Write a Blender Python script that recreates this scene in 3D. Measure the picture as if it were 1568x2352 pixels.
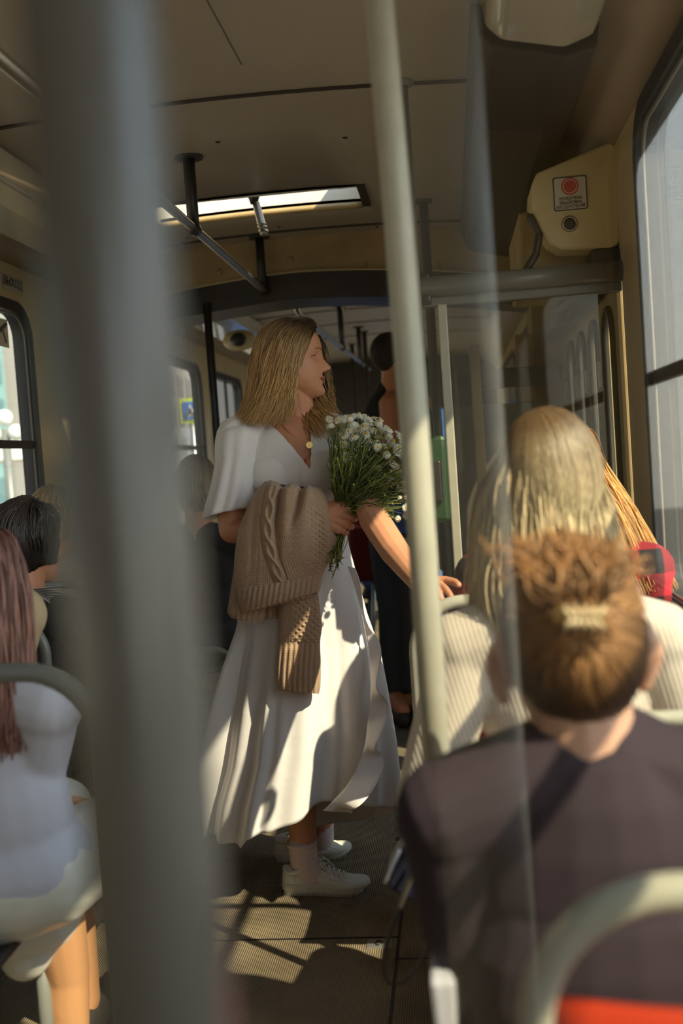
import bpy, bmesh, math, random
import numpy as np
from mathutils import Vector, Matrix
random.seed(7); rng = np.random.default_rng(7)
PI = math.pi
SC = bpy.context.scene
for o in list(bpy.data.objects): bpy.data.objects.remove(o)
COL = SC.collection

# ---------------------------------------------------------------- camera
F = 2400.0
CAM = np.array([0.0, 0.0, 1.27])
yc = np.array([1035 - 784, -(1040 - 1176), -F]); yc /= np.linalg.norm(yc)
zc = np.array([-0.064, 1.0, 0.0]); zc -= yc * zc.dot(yc); zc /= np.linalg.norm(zc)
xc = np.cross(yc, zc)
Rwc = np.stack([xc, yc, zc], axis=1)          # world -> camera
cd = bpy.data.cameras.new('camera'); cam = bpy.data.objects.new('camera', cd); COL.objects.link(cam)
cam.matrix_world = Matrix.Translation(Vector(CAM)) @ Matrix(Rwc.T.tolist()).to_4x4()
cd.sensor_fit = 'VERTICAL'; cd.sensor_height = 36; cd.lens = F / 2352 * 36
cd.clip_start = 0.02; cd.clip_end = 400
cd.dof.use_dof = True; cd.dof.focus_distance = 3.0; cd.dof.aperture_fstop = 2.4
SC.camera = cam

def P(px, py, Y):
    r = Rwc.T @ np.array([(px - 784) / F, -(py - 1176) / F, -1.0])
    return CAM + r * (Y / r[1])
def proj(p):
    c = (np.asarray(p) - CAM) @ Rwc.T
    return 784 + F * c[..., 0] / -c[..., 2], 1176 - F * c[..., 1] / -c[..., 2]

# ---------------------------------------------------------------- sky, sun, exposure
SKY = 0.42
w = bpy.data.worlds.new('sky'); SC.world = w; w.use_nodes = True
nt = w.node_tree; nt.nodes.clear()
tc = nt.nodes.new('ShaderNodeTexCoord'); sp = nt.nodes.new('ShaderNodeSeparateXYZ')
rp = nt.nodes.new('ShaderNodeValToRGB'); bg = nt.nodes.new('ShaderNodeBackground'); ow = nt.nodes.new('ShaderNodeOutputWorld')
nt.links.new(tc.outputs['Generated'], sp.inputs[0]); nt.links.new(sp.outputs['Z'], rp.inputs[0])
nt.links.new(rp.outputs[0], bg.inputs[0]); nt.links.new(bg.outputs[0], ow.inputs[0])
vm = nt.nodes.new('ShaderNodeVectorMath'); vm.operation = 'DOT_PRODUCT'; vm.inputs[1].default_value = (.60, -.62, .50)   # the hazy sky is brightest around the sun
nt.links.new(tc.outputs['Generated'], vm.inputs[0]); gw = nt.nodes.new('ShaderNodeMapRange'); gw.interpolation_type = 'SMOOTHSTEP'
gw.inputs[1].default_value = .15; gw.inputs[2].default_value = 1.0; gw.inputs[3].default_value = SKY; gw.inputs[4].default_value = SKY * 12.0
nt.links.new(vm.outputs['Value'], gw.inputs[0]); nt.links.new(gw.outputs[0], bg.inputs[1])
rp.color_ramp.elements[0].position = 0.0; rp.color_ramp.elements[0].color = (0.62, 0.60, 0.54, 1)
rp.color_ramp.elements[1].position = 0.55; rp.color_ramp.elements[1].color = (0.28, 0.38, 0.50, 1)
e = rp.color_ramp.elements.new(0.12); e.color = (0.55, 0.55, 0.54, 1)
SUNTO = Vector((1.0, -0.8, 1.20)).normalized()
sl = bpy.data.lights.new('sun', 'SUN'); sun = bpy.data.objects.new('sun', sl); COL.objects.link(sun)
sl.energy = 6.5; sl.color = (1.0, 0.88, 0.64); sl.angle = math.radians(0.7)
sun.rotation_euler = SUNTO.to_track_quat('Z', 'Y').to_euler(); sun.location = (6, -5, 8)
SC.view_settings.view_transform = 'Standard'; SC.view_settings.look = 'None'
SC.view_settings.exposure = 0.45; SC.view_settings.gamma = 1.0; SC.view_settings.use_curve_mapping = False

# ---------------------------------------------------------------- materials
def mat(name, col, rough=0.6, metal=0.0, var=0.0, vscale=8.0, bump=0.0, bscale=60.0, col2=None, sheen=0.0,
        sss=0.0, coat=0.0, aniso=None, spec=None, stretch=(1, 1, 1)):
    m = bpy.data.materials.new(name); m.use_nodes = True
    n = m.node_tree.nodes; l = m.node_tree.links; b = n['Principled BSDF']
    b.inputs['Base Color'].default_value = (*col, 1); b.inputs['Roughness'].default_value = rough
    b.inputs['Metallic'].default_value = metal
    if sheen: b.inputs['Sheen Weight'].default_value = sheen
    if coat: b.inputs['Coat Weight'].default_value = coat
    if spec is not None: b.inputs['Specular IOR Level'].default_value = spec
    if sss:
        b.inputs['Subsurface Weight'].default_value = sss; b.inputs['Subsurface Radius'].default_value = (0.9, 0.35, 0.2)
        b.inputs['Subsurface Scale'].default_value = 0.012
    if var or bump:
        t = n.new('ShaderNodeTexCoord'); mp = n.new('ShaderNodeMapping'); l.new(t.outputs['Object'], mp.inputs[0])
        mp.inputs['Scale'].default_value = stretch
    if var:
        no = n.new('ShaderNodeTexNoise'); no.inputs['Scale'].default_value = vscale; no.inputs['Detail'].default_value = 6
        l.new(mp.outputs[0], no.inputs['Vector'])
        r = n.new('ShaderNodeValToRGB'); r.color_ramp.elements[0].position = 0.3; r.color_ramp.elements[1].position = 0.7
        c2 = col2 if col2 else tuple(c * (1 - var) for c in col)
        r.color_ramp.elements[0].color = (*c2, 1); r.color_ramp.elements[1].color = (*col, 1)
        l.new(no.outputs[0], r.inputs[0]); l.new(r.outputs[0], b.inputs['Base Color'])
    if bump:
        nb = n.new('ShaderNodeTexNoise'); nb.inputs['Scale'].default_value = bscale; nb.inputs['Detail'].default_value = 4
        l.new(mp.outputs[0], nb.inputs['Vector'])
        bp = n.new('ShaderNodeBump'); bp.inputs['Strength'].default_value = bump; bp.inputs['Distance'].default_value = 0.004
        l.new(nb.outputs[0], bp.inputs['Height']); l.new(bp.outputs[0], b.inputs['Normal'])
    return m
def glass(name, tint=(0.93, 0.96, 0.94), refl=0.08, rough=0.02, dirt=0.0):
    m = bpy.data.materials.new(name); m.use_nodes = True
    n = m.node_tree.nodes; l = m.node_tree.links; n.clear()
    o = n.new('ShaderNodeOutputMaterial'); mx = n.new('ShaderNodeMixShader'); tr = n.new('ShaderNodeBsdfTransparent')
    gl = n.new('ShaderNodeBsdfGlossy'); fr = n.new('ShaderNodeLayerWeight'); pw = n.new('ShaderNodeMath'); pw.operation = 'POWER'; pw.inputs[1].default_value = 5
    ml = n.new('ShaderNodeMath'); ml.operation = 'MULTIPLY'; ml.inputs[1].default_value = .5; l.new(fr.outputs['Facing'], pw.inputs[0]); l.new(pw.outputs[0], ml.inputs[0])
    ad = n.new('ShaderNodeMath'); ad.operation = 'ADD'; ad.inputs[1].default_value = refl; ad.use_clamp = True
    tr.inputs[0].default_value = (*tint, 1); gl.inputs['Roughness'].default_value = rough
    l.new(ml.outputs[0], ad.inputs[0]); l.new(ad.outputs[0], mx.inputs[0]); l.new(tr.outputs[0], mx.inputs[1]); l.new(gl.outputs[0], mx.inputs[2])
    last = mx
    if dirt:
        df = n.new('ShaderNodeBsdfDiffuse'); df.inputs[0].default_value = (0.75, 0.7, 0.6, 1)
        t = n.new('ShaderNodeTexCoord'); no = n.new('ShaderNodeTexNoise'); no.inputs['Scale'].default_value = 9; no.inputs['Detail'].default_value = 8
        l.new(t.outputs['Object'], no.inputs['Vector'])
        mr = n.new('ShaderNodeMapRange'); mr.inputs[1].default_value = 0.35; mr.inputs[2].default_value = 0.8; mr.inputs[4].default_value = dirt
        l.new(no.outputs[0], mr.inputs[0]); m2 = n.new('ShaderNodeMixShader')
        l.new(mr.outputs[0], m2.inputs[0]); l.new(mx.outputs[0], m2.inputs[1]); l.new(df.outputs[0], m2.inputs[2]); last = m2
    l.new(last.outputs[0], o.inputs[0])
    return m
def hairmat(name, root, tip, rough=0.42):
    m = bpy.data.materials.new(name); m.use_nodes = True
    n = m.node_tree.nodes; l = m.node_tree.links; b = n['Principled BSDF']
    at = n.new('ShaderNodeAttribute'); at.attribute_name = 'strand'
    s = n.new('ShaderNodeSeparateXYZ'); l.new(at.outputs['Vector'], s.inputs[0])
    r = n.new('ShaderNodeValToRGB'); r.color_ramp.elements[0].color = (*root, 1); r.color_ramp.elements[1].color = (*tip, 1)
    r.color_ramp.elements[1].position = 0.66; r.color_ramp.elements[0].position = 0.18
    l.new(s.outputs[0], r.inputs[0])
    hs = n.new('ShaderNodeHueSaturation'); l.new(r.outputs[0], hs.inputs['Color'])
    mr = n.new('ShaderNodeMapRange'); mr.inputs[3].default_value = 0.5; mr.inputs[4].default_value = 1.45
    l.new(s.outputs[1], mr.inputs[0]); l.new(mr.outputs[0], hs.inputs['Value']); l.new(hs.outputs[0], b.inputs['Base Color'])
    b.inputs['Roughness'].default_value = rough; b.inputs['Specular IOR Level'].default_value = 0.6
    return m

M = {}
M['ceiling'] = mat('ceiling_panel', (0.46, 0.375, 0.28), 0.45, var=0.12, vscale=3, bump=0.05, bscale=30)
M['cream'] = mat('cream_paint', (0.60, 0.46, 0.24), 0.4, var=0.12, vscale=5)
M['cream2'] = mat('cream_paint_dirty', (0.48, 0.33, 0.14), 0.45, var=0.3, vscale=6)
M['rubber'] = mat('black_rubber', (0.035, 0.03, 0.027), 0.55)
M['blackpaint'] = mat('black_paint', (0.03, 0.024, 0.02), 0.4, var=0.3, vscale=12)
M['brownduct'] = mat('brown_duct', (0.05, 0.037, 0.028), 0.6, var=0.15)
M['greypole'] = mat('grey_pole_paint', (0.20, 0.20, 0.175), 0.3, var=0.08, vscale=20)
M['nearpole'] = mat('dull_grey_pole', (0.15, 0.135, 0.115), 0.25, var=0.15, vscale=20, spec=.7)
M['whitepole'] = mat('white_pole_paint', (0.55, 0.52, 0.42), 0.35, var=0.1, vscale=25)
M['chrome'] = mat('worn_chrome', (0.42, 0.37, 0.30), 0.36, 1.0)
M['brass'] = mat('gold', (0.85, 0.6, 0.25), 0.25, 1.0)
M['darkmetal'] = mat('dark_metal', (0.05, 0.045, 0.04), 0.4, 0.3)
M['alu'] = mat('aluminium', (0.55, 0.54, 0.5), 0.4, 0.8)
M['dullalu'] = mat('dull_aluminium', (.22, .19, .15), .55, .6)
M['sheer'] = glass('window_glass', (0.95, 0.97, 0.95), 0.07)
M['pglass'] = glass('partition_glass', (0.88, 0.87, 0.82), 0.035, 0.03, 0.03)
M['skin'] = mat('skin', (0.66, 0.30, 0.165), 0.48, var=0.10, vscale=14, sss=0.15, bump=0.05, bscale=180)
M['skin2'] = mat('skin_tan', (0.60, 0.34, 0.20), 0.5, var=0.1, vscale=10, sss=0.1)
M['dress'] = mat('white_cotton', (0.80, 0.75, 0.73), 0.8, bump=0.35, bscale=22, sheen=0.2, var=0.03, vscale=30)
M['wool'] = mat('taupe_wool', (0.46, 0.295, 0.18), 0.9, var=0.15, vscale=90, sheen=0.3, bump=0.5, bscale=600)
M['rubberfloor'] = None

# ---------------------------------------------------------------- mesh helpers
def mesh_obj(name, V, Fc, material, parent=None, smooth=True, uv=None, strand=None, bevel=0.0):
    me = bpy.data.meshes.new(name)
    me.from_pydata([tuple(map(float, v)) for v in V], [], [tuple(map(int, f)) for f in Fc])
    me.update()
    if smooth: me.polygons.foreach_set('use_smooth', [True] * len(me.polygons))
    if strand is not None:
        a = me.attributes.new('strand', 'FLOAT_VECTOR', 'POINT'); a.data.foreach_set('vector', np.asarray(strand, dtype=np.float32).ravel())
    if material: me.materials.append(material)
    o = bpy.data.objects.new(name, me); COL.objects.link(o)
    if bevel:
        b = o.modifiers.new('b', 'BEVEL'); b.width = bevel; b.segments = 2; b.limit_method = 'ANGLE'
    if parent: setpar(o, parent)
    return o
def setpar(o, parent):
    o.parent = parent
    pm = Matrix.Translation(parent.location) @ parent.rotation_euler.to_matrix().to_4x4()
    o.matrix_parent_inverse = pm.inverted()
def thing(name, label, cat, loc=(0, 0, 0), group=None):
    o = bpy.data.objects.new(name, None); COL.objects.link(o); o.location = tuple(map(float, loc)); o.empty_display_size = 0.05
    o['label'] = label; o['category'] = cat
    if group: o['group'] = group
    return o
def tag(o, label, cat, group=None, kind=None):
    o['label'] = label; o['category'] = cat
    if group: o['group'] = group
    if kind: o['kind'] = kind
    return o
def struct(o, label=None):
    o['kind'] = 'structure'
    return o

class MB:
    def __init__(s): s.v = []; s.f = []; s.st = []
    def add(s, V, Fc, st=None):
        b = len(s.v); s.v.extend([tuple(v) for v in V]); s.f.extend([tuple(i + b for i in f) for f in Fc])
        if st is not None: s.st.extend(st)
        return s
    def box(s, x0, x1, y0, y1, z0, z1):
        V = [(x, y, z) for x in (x0, x1) for y in (y0, y1) for z in (z0, z1)]
        return s.add(V, [(0, 1, 3, 2), (4, 6, 7, 5), (0, 4, 5, 1), (2, 3, 7, 6), (0, 2, 6, 4), (1, 5, 7, 3)])
    def tube(s, path, r, seg=12, cap=True, flat=None, st=None):
        p = np.asarray(path, float); n = len(p); r = np.broadcast_to(np.asarray(r, float), (n,))
        t = np.gradient(p, axis=0); t /= np.linalg.norm(t, axis=1)[:, None] + 1e-12
        up = np.array([0, 0, 1.0]) if abs(t[0][2]) < 0.9 else np.array([1.0, 0, 0])
        u = np.cross(t[0], up); u /= np.linalg.norm(u); V = []
        for i in range(n):
            u = u - t[i] * u.dot(t[i]); u /= np.linalg.norm(u) + 1e-12; v = np.cross(t[i], u)
            for k in range(seg):
                a = 2 * PI * k / seg
                V.append(p[i] + r[i] * (math.cos(a) * u + (flat or 1) * math.sin(a) * v))
        Fc = [(i * seg + k, i * seg + (k + 1) % seg, (i + 1) * seg + (k + 1) % seg, (i + 1) * seg + k) for i in range(n - 1) for k in range(seg)]
        if cap: Fc += [tuple(range(seg))[::-1], tuple((n - 1) * seg + k for k in range(seg))]
        return s.add(V, Fc, None if st is None else [st(i / (n - 1)) for i in range(n) for k in range(seg)])
    def ell(s, c, rad, R=None, nu=20, nv=12):
        V = []; Fc = []
        for i in range(nv + 1):
            ph = PI * i / nv
            for k in range(nu):
                th = 2 * PI * k / nu
                q = np.array([rad[0] * math.sin(ph) * math.cos(th), rad[1] * math.sin(ph) * math.sin(th), rad[2] * math.cos(ph)])
                if R is not None: q = R @ q
                V.append(q + np.asarray(c))
        for i in range(nv):
            for k in range(nu):
                a, b = i * nu + k, i * nu + (k + 1) % nu
                if i == 0: Fc.append((a, a + nu, b + nu))
                elif i == nv - 1: Fc.append((a, a + nu, b))
                else: Fc.append((a, a + nu, b + nu, b))
        return s.add(V, Fc)
    def cap(s, p0, p1, r0, r1, seg=14):
        p0 = np.asarray(p0, float); p1 = np.asarray(p1, float); d = p1 - p0; L = np.linalg.norm(d) + 1e-9; d /= L
        pts = []; rs = []
        for a in (-85, -60, -35, -12): pts.append(p0 + d * r0 * math.sin(math.radians(a))); rs.append(r0 * math.cos(math.radians(a)))
        pts += [p0 + d * L * 0.33, p0 + d * L * 0.66]; rs += [r0 * .67 + r1 * .33, r0 * .34 + r1 * .66]
        for a in (12, 35, 60, 85): pts.append(p1 + d * r1 * math.sin(math.radians(a))); rs.append(r1 * math.cos(math.radians(a)))
        key = [np.dot(q - p0, d) for q in pts]; idx = np.argsort(key)
        return s.tube([pts[i] for i in idx], [rs[i] for i in idx], seg)
    def chain(s, pts, rs, seg=14):
        for a, b, ra, rb in zip(pts[:-1], pts[1:], rs[:-1], rs[1:]): s.cap(a, b, ra, rb, seg)
        return s
    def loft(s, rings, cap0=True, cap1=True, closed=True):
        n = len(rings); m = len(rings[0]); V = [q for r in rings for q in r]
        Fc = [(i * m + k, i * m + (k + 1) % m, (i + 1) * m + (k + 1) % m, (i + 1) * m + k) for i in range(n - 1) for k in range(m if closed else m - 1)]
        if cap0: Fc.append(tuple(range(m))[::-1])
        if cap1: Fc.append(tuple((n - 1) * m + k for k in range(m)))
        return s.add(V, Fc)
    def obj(s, name, material, parent=None, smooth=True, bevel=0.0):
        return mesh_obj(name, s.v, s.f, material, parent, smooth, strand=s.st if s.st else None, bevel=bevel)

def fuse(mb, name, material, parent=None, voxel=0.005, it=4):
    o = mesh_obj(name, mb.v, mb.f, material)
    r = o.modifiers.new('r', 'REMESH'); r.mode = 'VOXEL'; r.voxel_size = voxel; r.use_smooth_shade = True
    if it:
        sm = o.modifiers.new('s', 'SMOOTH'); sm.iterations = it; sm.factor = 0.5
    dg = bpy.context.evaluated_depsgraph_get(); dg.update()
    me = bpy.data.meshes.new_from_object(o.evaluated_get(dg)); old = o.data
    o.modifiers.clear(); o.data = me; me.name = name; bpy.data.meshes.remove(old)
    if not me.materials: me.materials.append(material)
    me.polygons.foreach_set('use_smooth', [True] * len(me.polygons))
    if parent: setpar(o, parent)
    return o
def cut(o, fn):
    """delete the vertices for which fn(coords) is true, then smooth the new rim"""
    me = o.data; n = len(me.vertices); co = np.empty(n * 3); me.vertices.foreach_get('co', co); co = co.reshape(-1, 3)
    nr = np.empty(n * 3); me.vertices.foreach_get('normal', nr); nr = nr.reshape(-1, 3)
    kill = fn(co, nr); bm = bmesh.new(); bm.from_mesh(me); bm.verts.ensure_lookup_table()
    bmesh.ops.delete(bm, geom=[bm.verts[i] for i in np.nonzero(kill)[0]], context='VERTS')
    for _ in range(8):
        new = {}
        for v in bm.verts:
            if v.is_boundary:
                nb = [e.other_vert(v) for e in v.link_edges if e.is_boundary]
                if len(nb) == 2: new[v] = v.co * .4 + (nb[0].co + nb[1].co) * .3
        for v, c in new.items(): v.co = c
    bm.to_mesh(me); bm.free(); me.update()
def smoothpath(pts, n=40):
    p = np.asarray(pts, float); m = len(p)
    if m == 2: return p[0] + (p[1] - p[0]) * np.linspace(0, 1, n)[:, None]
    q = np.vstack([2 * p[0] - p[1], p, 2 * p[-1] - p[-2]]); out = []
    for t in np.linspace(0, m - 1, n):
        i = min(int(t), m - 2); f = t - i; a, b, c, d = q[i], q[i + 1], q[i + 2], q[i + 3]
        out.append(0.5 * ((2 * b) + (-a + c) * f + (2 * a - 5 * b + 4 * c - d) * f * f + (-a + 3 * b - 3 * c + d) * f ** 3))
    return np.array(out)
def textmesh(txt, size, Mx, material, name, parent=None, extrude=0.0006, align='CENTER'):
    cu = bpy.data.curves.new(name, 'FONT'); cu.body = txt; cu.size = size; cu.extrude = extrude; cu.align_x = align; cu.align_y = 'CENTER'
    cu.offset = 0.0
    o = bpy.data.objects.new(name, cu); COL.objects.link(o); dg = bpy.context.evaluated_depsgraph_get(); dg.update()
    me = bpy.data.meshes.new_from_object(o.evaluated_get(dg)); bpy.data.objects.remove(o)
    me.transform(Mx); me.materials.append(material)
    q = bpy.data.objects.new(name, me); COL.objects.link(q)
    if parent: setpar(q, parent)
    return q
def frameM(fwd, up=(0, 0, 1)):
    """columns: right, forward, up"""
    f = np.asarray(fwd, float); f /= np.linalg.norm(f); u = np.asarray(up, float); u = u - f * u.dot(f); u /= np.linalg.norm(u)
    r = np.cross(f, u); return np.stack([r, f, u], axis=1)

# head: local x right, y forward, z up; origin mid skull
def head_mesh(mb, c, R, s=1.0, nu=96, nv=110, ears=True):
    zt = [-.1165, -.114, -.108, -.098, -.088, -.078, -.068, -.060, -.052, -.043, -.03, -.015, 0, .012, .025, .04, .06, .08, .098, .110, .1150, .1155]
    yf = [.066, .077, .0880, .0925, .0905, .0870, .0895, .0870, .0895, .0880, .0865, .086, .0845, .0875, .0915, .0905, .085, .0725, .052, .028, .008, .002]
    yb = [.040, .030, .015, .000, -.015, -.030, -.045, -.055, -.062, -.072, -.082, -.092, -.098, -.101, -.103, -.103, -.098, -.085, -.063, -.036, -.010, -.003]
    wt = [.006, .014, .024, .034, .043, .050, .0555, .059, .061, .0635, .0665, .069, .071, .0725, .0738, .0742, .072, .064, .048, .028, .008, .002]
    rings = []
    for i in range(nv):
        t = i / (nv - 1); z = -.1165 + .232 * (0.5 - 0.5 * math.cos(PI * t)) 
        a, b, wd = np.interp(z, zt, yf), np.interp(z, zt, yb), np.interp(z, zt, wt)
        yc_ = a * 0.35 + b * 0.65; ring = []
        for k in range(nu):
            th = 2 * PI * k / nu; cx, cy = math.cos(th), math.sin(th)
            ex = 0.92 if cy > 0 else 1.0
            x = wd * np.sign(cx) * abs(cx) ** ex
            y = yc_ + (a - yc_) * abs(cy) ** 0.95 if cy > 0 else yc_ - (yc_ - b) * abs(cy)
            if cy > 0:
                n_ = np.interp(z, [-.044, -.039, -.034, -.028, -.018, -.006, .006, .02], [0, .015, .028, .0305, .0220, .0130, .0070, 0])
                wx = np.interp(z, [-.045, -.033, -.015, .02], [.012, .0095, .0075, .008])
                y += n_ * math.exp(-(x / wx) ** 2)
                y += .006 * math.exp(-((abs(x) - .0135) / .006) ** 2 - ((z + .0345) / .006) ** 2)
                y -= .0105 * math.exp(-((abs(x) - .031) / .015) ** 2 - ((z - .003) / .0105) ** 2)
                y += .004 * math.exp(-((abs(x) - .032) / .02) ** 2 - ((z - .023) / .007) ** 2)
                y += .004 * math.exp(-((abs(x) - .042) / .02) ** 2 - ((z + .025) / .02) ** 2)
                y += .0030 * math.exp(-(x / .019) ** 2 - ((z + .0565) / .0045) ** 2)
                y += .0030 * math.exp(-(x / .017) ** 2 - ((z + .0695) / .0050) ** 2)
                y -= .0075 * math.exp(-(x / .021) ** 2 - ((z + .0632) / .0024) ** 2)
                y += .003 * math.exp(-(x / .016) ** 2 - ((z + .098) / .01) ** 2)
            ring.append(np.asarray(c) + R @ (np.array([x, y, z]) * s))
        rings.append(ring)
    mb.loft(rings)
    if ears:
        for sx in (-1, 1):
            pts = [(.070, -.006, .018), (.079, -.020, .022), (.083, -.028, .008), (.080, -.026, -.010), (.075, -.014, -.026), (.070, -.006, -.030), (.069, -.003, -.018)]
            mb.tube([np.asarray(c) + R @ (np.array([sx * a, b, z]) * s) for a, b, z in smoothpath(pts, 18)], .0052 * s, 8)
            Re = R @ frameM((sx * 1, -.35, 0)); mb.ell(np.asarray(c) + R @ (np.array([sx * .073, -.014, -.002]) * s), (.013 * s, .004 * s, .026 * s), Re, 12, 8)
def hand(mb, wrist, dirv, palmn, L=0.18, curl=(0.35,) * 4, side=1, spread=0.1, thumb=0.5, fr=.0085):
    """wrist point, direction of fingers, palm normal (the side the fingers close to); side=+1 thumb on +right"""
    d = np.asarray(dirv, float); d /= np.linalg.norm(d); n = np.asarray(palmn, float); n = n - d * n.dot(d); n /= np.linalg.norm(n)
    r = np.cross(d, n) * side; k = L / 0.18; wrist = np.asarray(wrist, float)
    c = wrist + d * .05 * k
    for off in (-.027, -.009, .009, .027):
        mb.cap(wrist + r * off * .6 * k + d * .005, wrist + d * .085 * k + r * off * k, .0145 * k, .0115 * k, 10)
    lens = [.066, .075, .070, .055]
    for i, off in enumerate((.029, .010, -.009, -.027)):
        p = wrist + d * (.088 - .004 * abs(i - 1)) * k + r * off * k; ang = 0; pts = [p]; rs = [fr * 1.12 * k]
        dd = d + r * spread * (1.5 - i) * .5
        for j, fl in enumerate((.45, .32, .23)):
            ang += curl[i] * (1.0, 1.25, .9)[j]
            v = dd * math.cos(ang) + n * math.sin(ang); v /= np.linalg.norm(v)
            p = p + v * lens[i] * fl * k * 1.05; pts.append(p); rs.append(fr * (1.02, .95, .82)[j] * k * (0.9 if i == 3 else 1))
        mb.chain(pts, rs, 10)
    p = wrist + d * .022 * k + r * .026 * k; v1 = d * .62 + r * .75 + n * .25 * thumb; v1 /= np.linalg.norm(v1)
    p1 = p + v1 * .04 * k; v2 = d * .9 + r * .35 + n * .5 * thumb; v2 /= np.linalg.norm(v2); p2 = p1 + v2 * .032 * k; v3 = d + n * .6 * thumb; v3 /= np.linalg.norm(v3)
    mb.chain([p, p1, p2, p2 + v3 * .024 * k], [.014 * k, .0115 * k, .0100 * k, .0085 * k], 10)

def hair_locks(name, guides, n, material, parent, r=0.0022, jit=0.004, wave=0.004, layers=1.0, taper=0.35, seg=5, steps=22, lenjit=0.1, freq=3.0, skull=None):
    """guides: list of control polylines (same count); locks are interpolated between them"""
    G = np.array([[np.asarray(q, float) for q in g] for g in guides]); ng = len(G); mb = MB()
    for i in range(n):
        u = rng.random() * (ng - 1)
        k = min(int(u), ng - 2); f = u - k
        q0 = G[max(k - 1, 0)]; q1 = G[k]; q2 = G[k + 1]; q3 = G[min(k + 2, ng - 1)]
        ctl = 0.5 * ((2 * q1) + (-q0 + q2) * f + (2 * q0 - 5 * q1 + 4 * q2 - q3) * f * f + (-q0 + 3 * q1 - 3 * q2 + q3) * f ** 3)
        ctl = ctl.copy(); dep = rng.random()
        cen = G.mean(axis=0); ctl += (cen - ctl) * (0.10 * dep * layers)
        jj = rng.normal(0, jit, ctl.shape); jj *= np.linspace(0.4, 1.6, len(ctl))[:, None]; ctl += jj
        path = smoothpath(ctl, steps); e = 1 - lenjit * rng.random() ** 2
        m = max(4, int(steps * e)); path = path[:m]
        ph = rng.random(3) * 2 * PI; t = np.linspace(0, 1, m)
        path = path + (wave * t[:, None] ** 1.3) * np.sin(freq * 2 * PI * t[:, None] + ph[None, :])
        if skull is not None:
            c_, R_, rad = skull; q = (path - c_) @ R_; rd = np.asarray(rad) * (1.015 + .045 * (1 - dep)); k_ = np.linalg.norm(q / rd, axis=1); ins = (k_ < 1)
            q[ins] = q[ins] / np.maximum(k_[ins], .3)[:, None]; path = c_ + q @ R_.T
        rr = r * (0.6 + 0.8 * rng.random()) * (1 - (1 - taper) * t ** 2); tone = rng.random()
        mb.tube(path, rr, seg, True, flat=0.7, st=lambda x, tone=tone: (x, tone, dep))
    return mb.obj(name, material, parent)

# ---------------------------------------------------------------- the tram shell
XL, XR, YN, YF = -1.68, 0.50, -2.4, 10.6
YP = 4.62                                              # portal
def zc_(x):
    t = (x + .59) / 1.09
    z = 2.262 - .06 * t * t
    if x > .33: z -= (x - .33) / .17 * .12
    if x < -1.50: z -= (-1.50 - x) / .18 * .07
    return z
# floor with ribbed rubber
def floormat():
    m = bpy.data.materials.new('ribbed_rubber_floor'); m.use_nodes = True; n = m.node_tree.nodes; l = m.node_tree.links; b = n['Principled BSDF']
    t = n.new('ShaderNodeTexCoord'); wv = n.new('ShaderNodeTexWave'); wv.bands_direction = 'X'; wv.inputs['Scale'].default_value = 2 * PI / .0058 / 20
    mp = n.new('ShaderNodeMapping'); l.new(t.outputs['Object'], mp.inputs[0]); l.new(mp.outputs[0], wv.inputs['Vector'])
    no = n.new('ShaderNodeTexNoise'); no.inputs['Scale'].default_value = 5; no.inputs['Detail'].default_value = 8; l.new(t.outputs['Object'], no.inputs['Vector'])
    r = n.new('ShaderNodeValToRGB'); r.color_ramp.elements[0].color = (.17, .125, .075, 1); r.color_ramp.elements[1].color = (.36, .28, .17, 1)
    r.color_ramp.elements[0].position = .3; r.color_ramp.elements[1].position = .72; l.new(no.outputs[0], r.inputs[0])
    mx = n.new('ShaderNodeMix'); mx.data_type = 'RGBA'; mx.blend_type = 'MULTIPLY'; mx.inputs[0].default_value = .45
    l.new(r.outputs[0], mx.inputs[6]); l.new(wv.outputs['Color'], mx.inputs[7]); l.new(mx.outputs[2], b.inputs['Base Color'])
    bp = n.new('ShaderNodeBump'); bp.inputs['Strength'].default_value = .9; bp.inputs['Distance'].default_value = .002
    l.new(wv.outputs['Color'], bp.inputs['Height']); l.new(bp.outputs[0], b.inputs['Normal']); b.inputs['Roughness'].default_value = .62
    return m
M['floor'] = floormat()
fl = MB().box(XL, XR, YN, YF, -.06, 0).obj('floor', M['floor'], smooth=False); struct(fl)
tr = MB()
tr.box(-.222, -.214, YN, 4.6, 0, .0015)                         # long seam
tr.box(-.90, -.222, 2.70, 2.706, 0, .0018)
tr.box(-.222, XR, 3.02, 3.025, 0, .0015); tr.box(-.222, XR, 2.58, 2.585, 0, .0015)
tr.box(-1.0, -.9, 2.2, 2.206, 0, .0012)
struct(tr.obj('trim_1', M['blackpaint'], smooth=False))
lt = thing('floor_latch', 'small square metal hatch latch let into the brown ribbed floor', 'latch', (-.265, 2.67, 0))
MB().box(-.30, -.235, 2.64, 2.69, 0, .003).obj('plate', M['alu'], lt, False, .001)
MB().tube([(-.268 + .009 * math.cos(a), 2.665 + .012 * math.sin(a), .004) for a in np.linspace(0, 2 * PI, 20)], .0022, 8).obj('ring', M['darkmetal'], lt)
ft = MB(); ft.box(-.262, -.232, 3.40, 3.43, 0, .003); ft.tube([(-.247 + .007 * math.cos(a), 3.415 + .007 * math.sin(a), .003) for a in np.linspace(0, 2 * PI, 20)], .0018, 6)
tag(ft.obj('floor_latch', M['darkmetal'], smooth=False), 'tiny dark latch beside the floor seam behind the white sneakers', 'latch')

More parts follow.
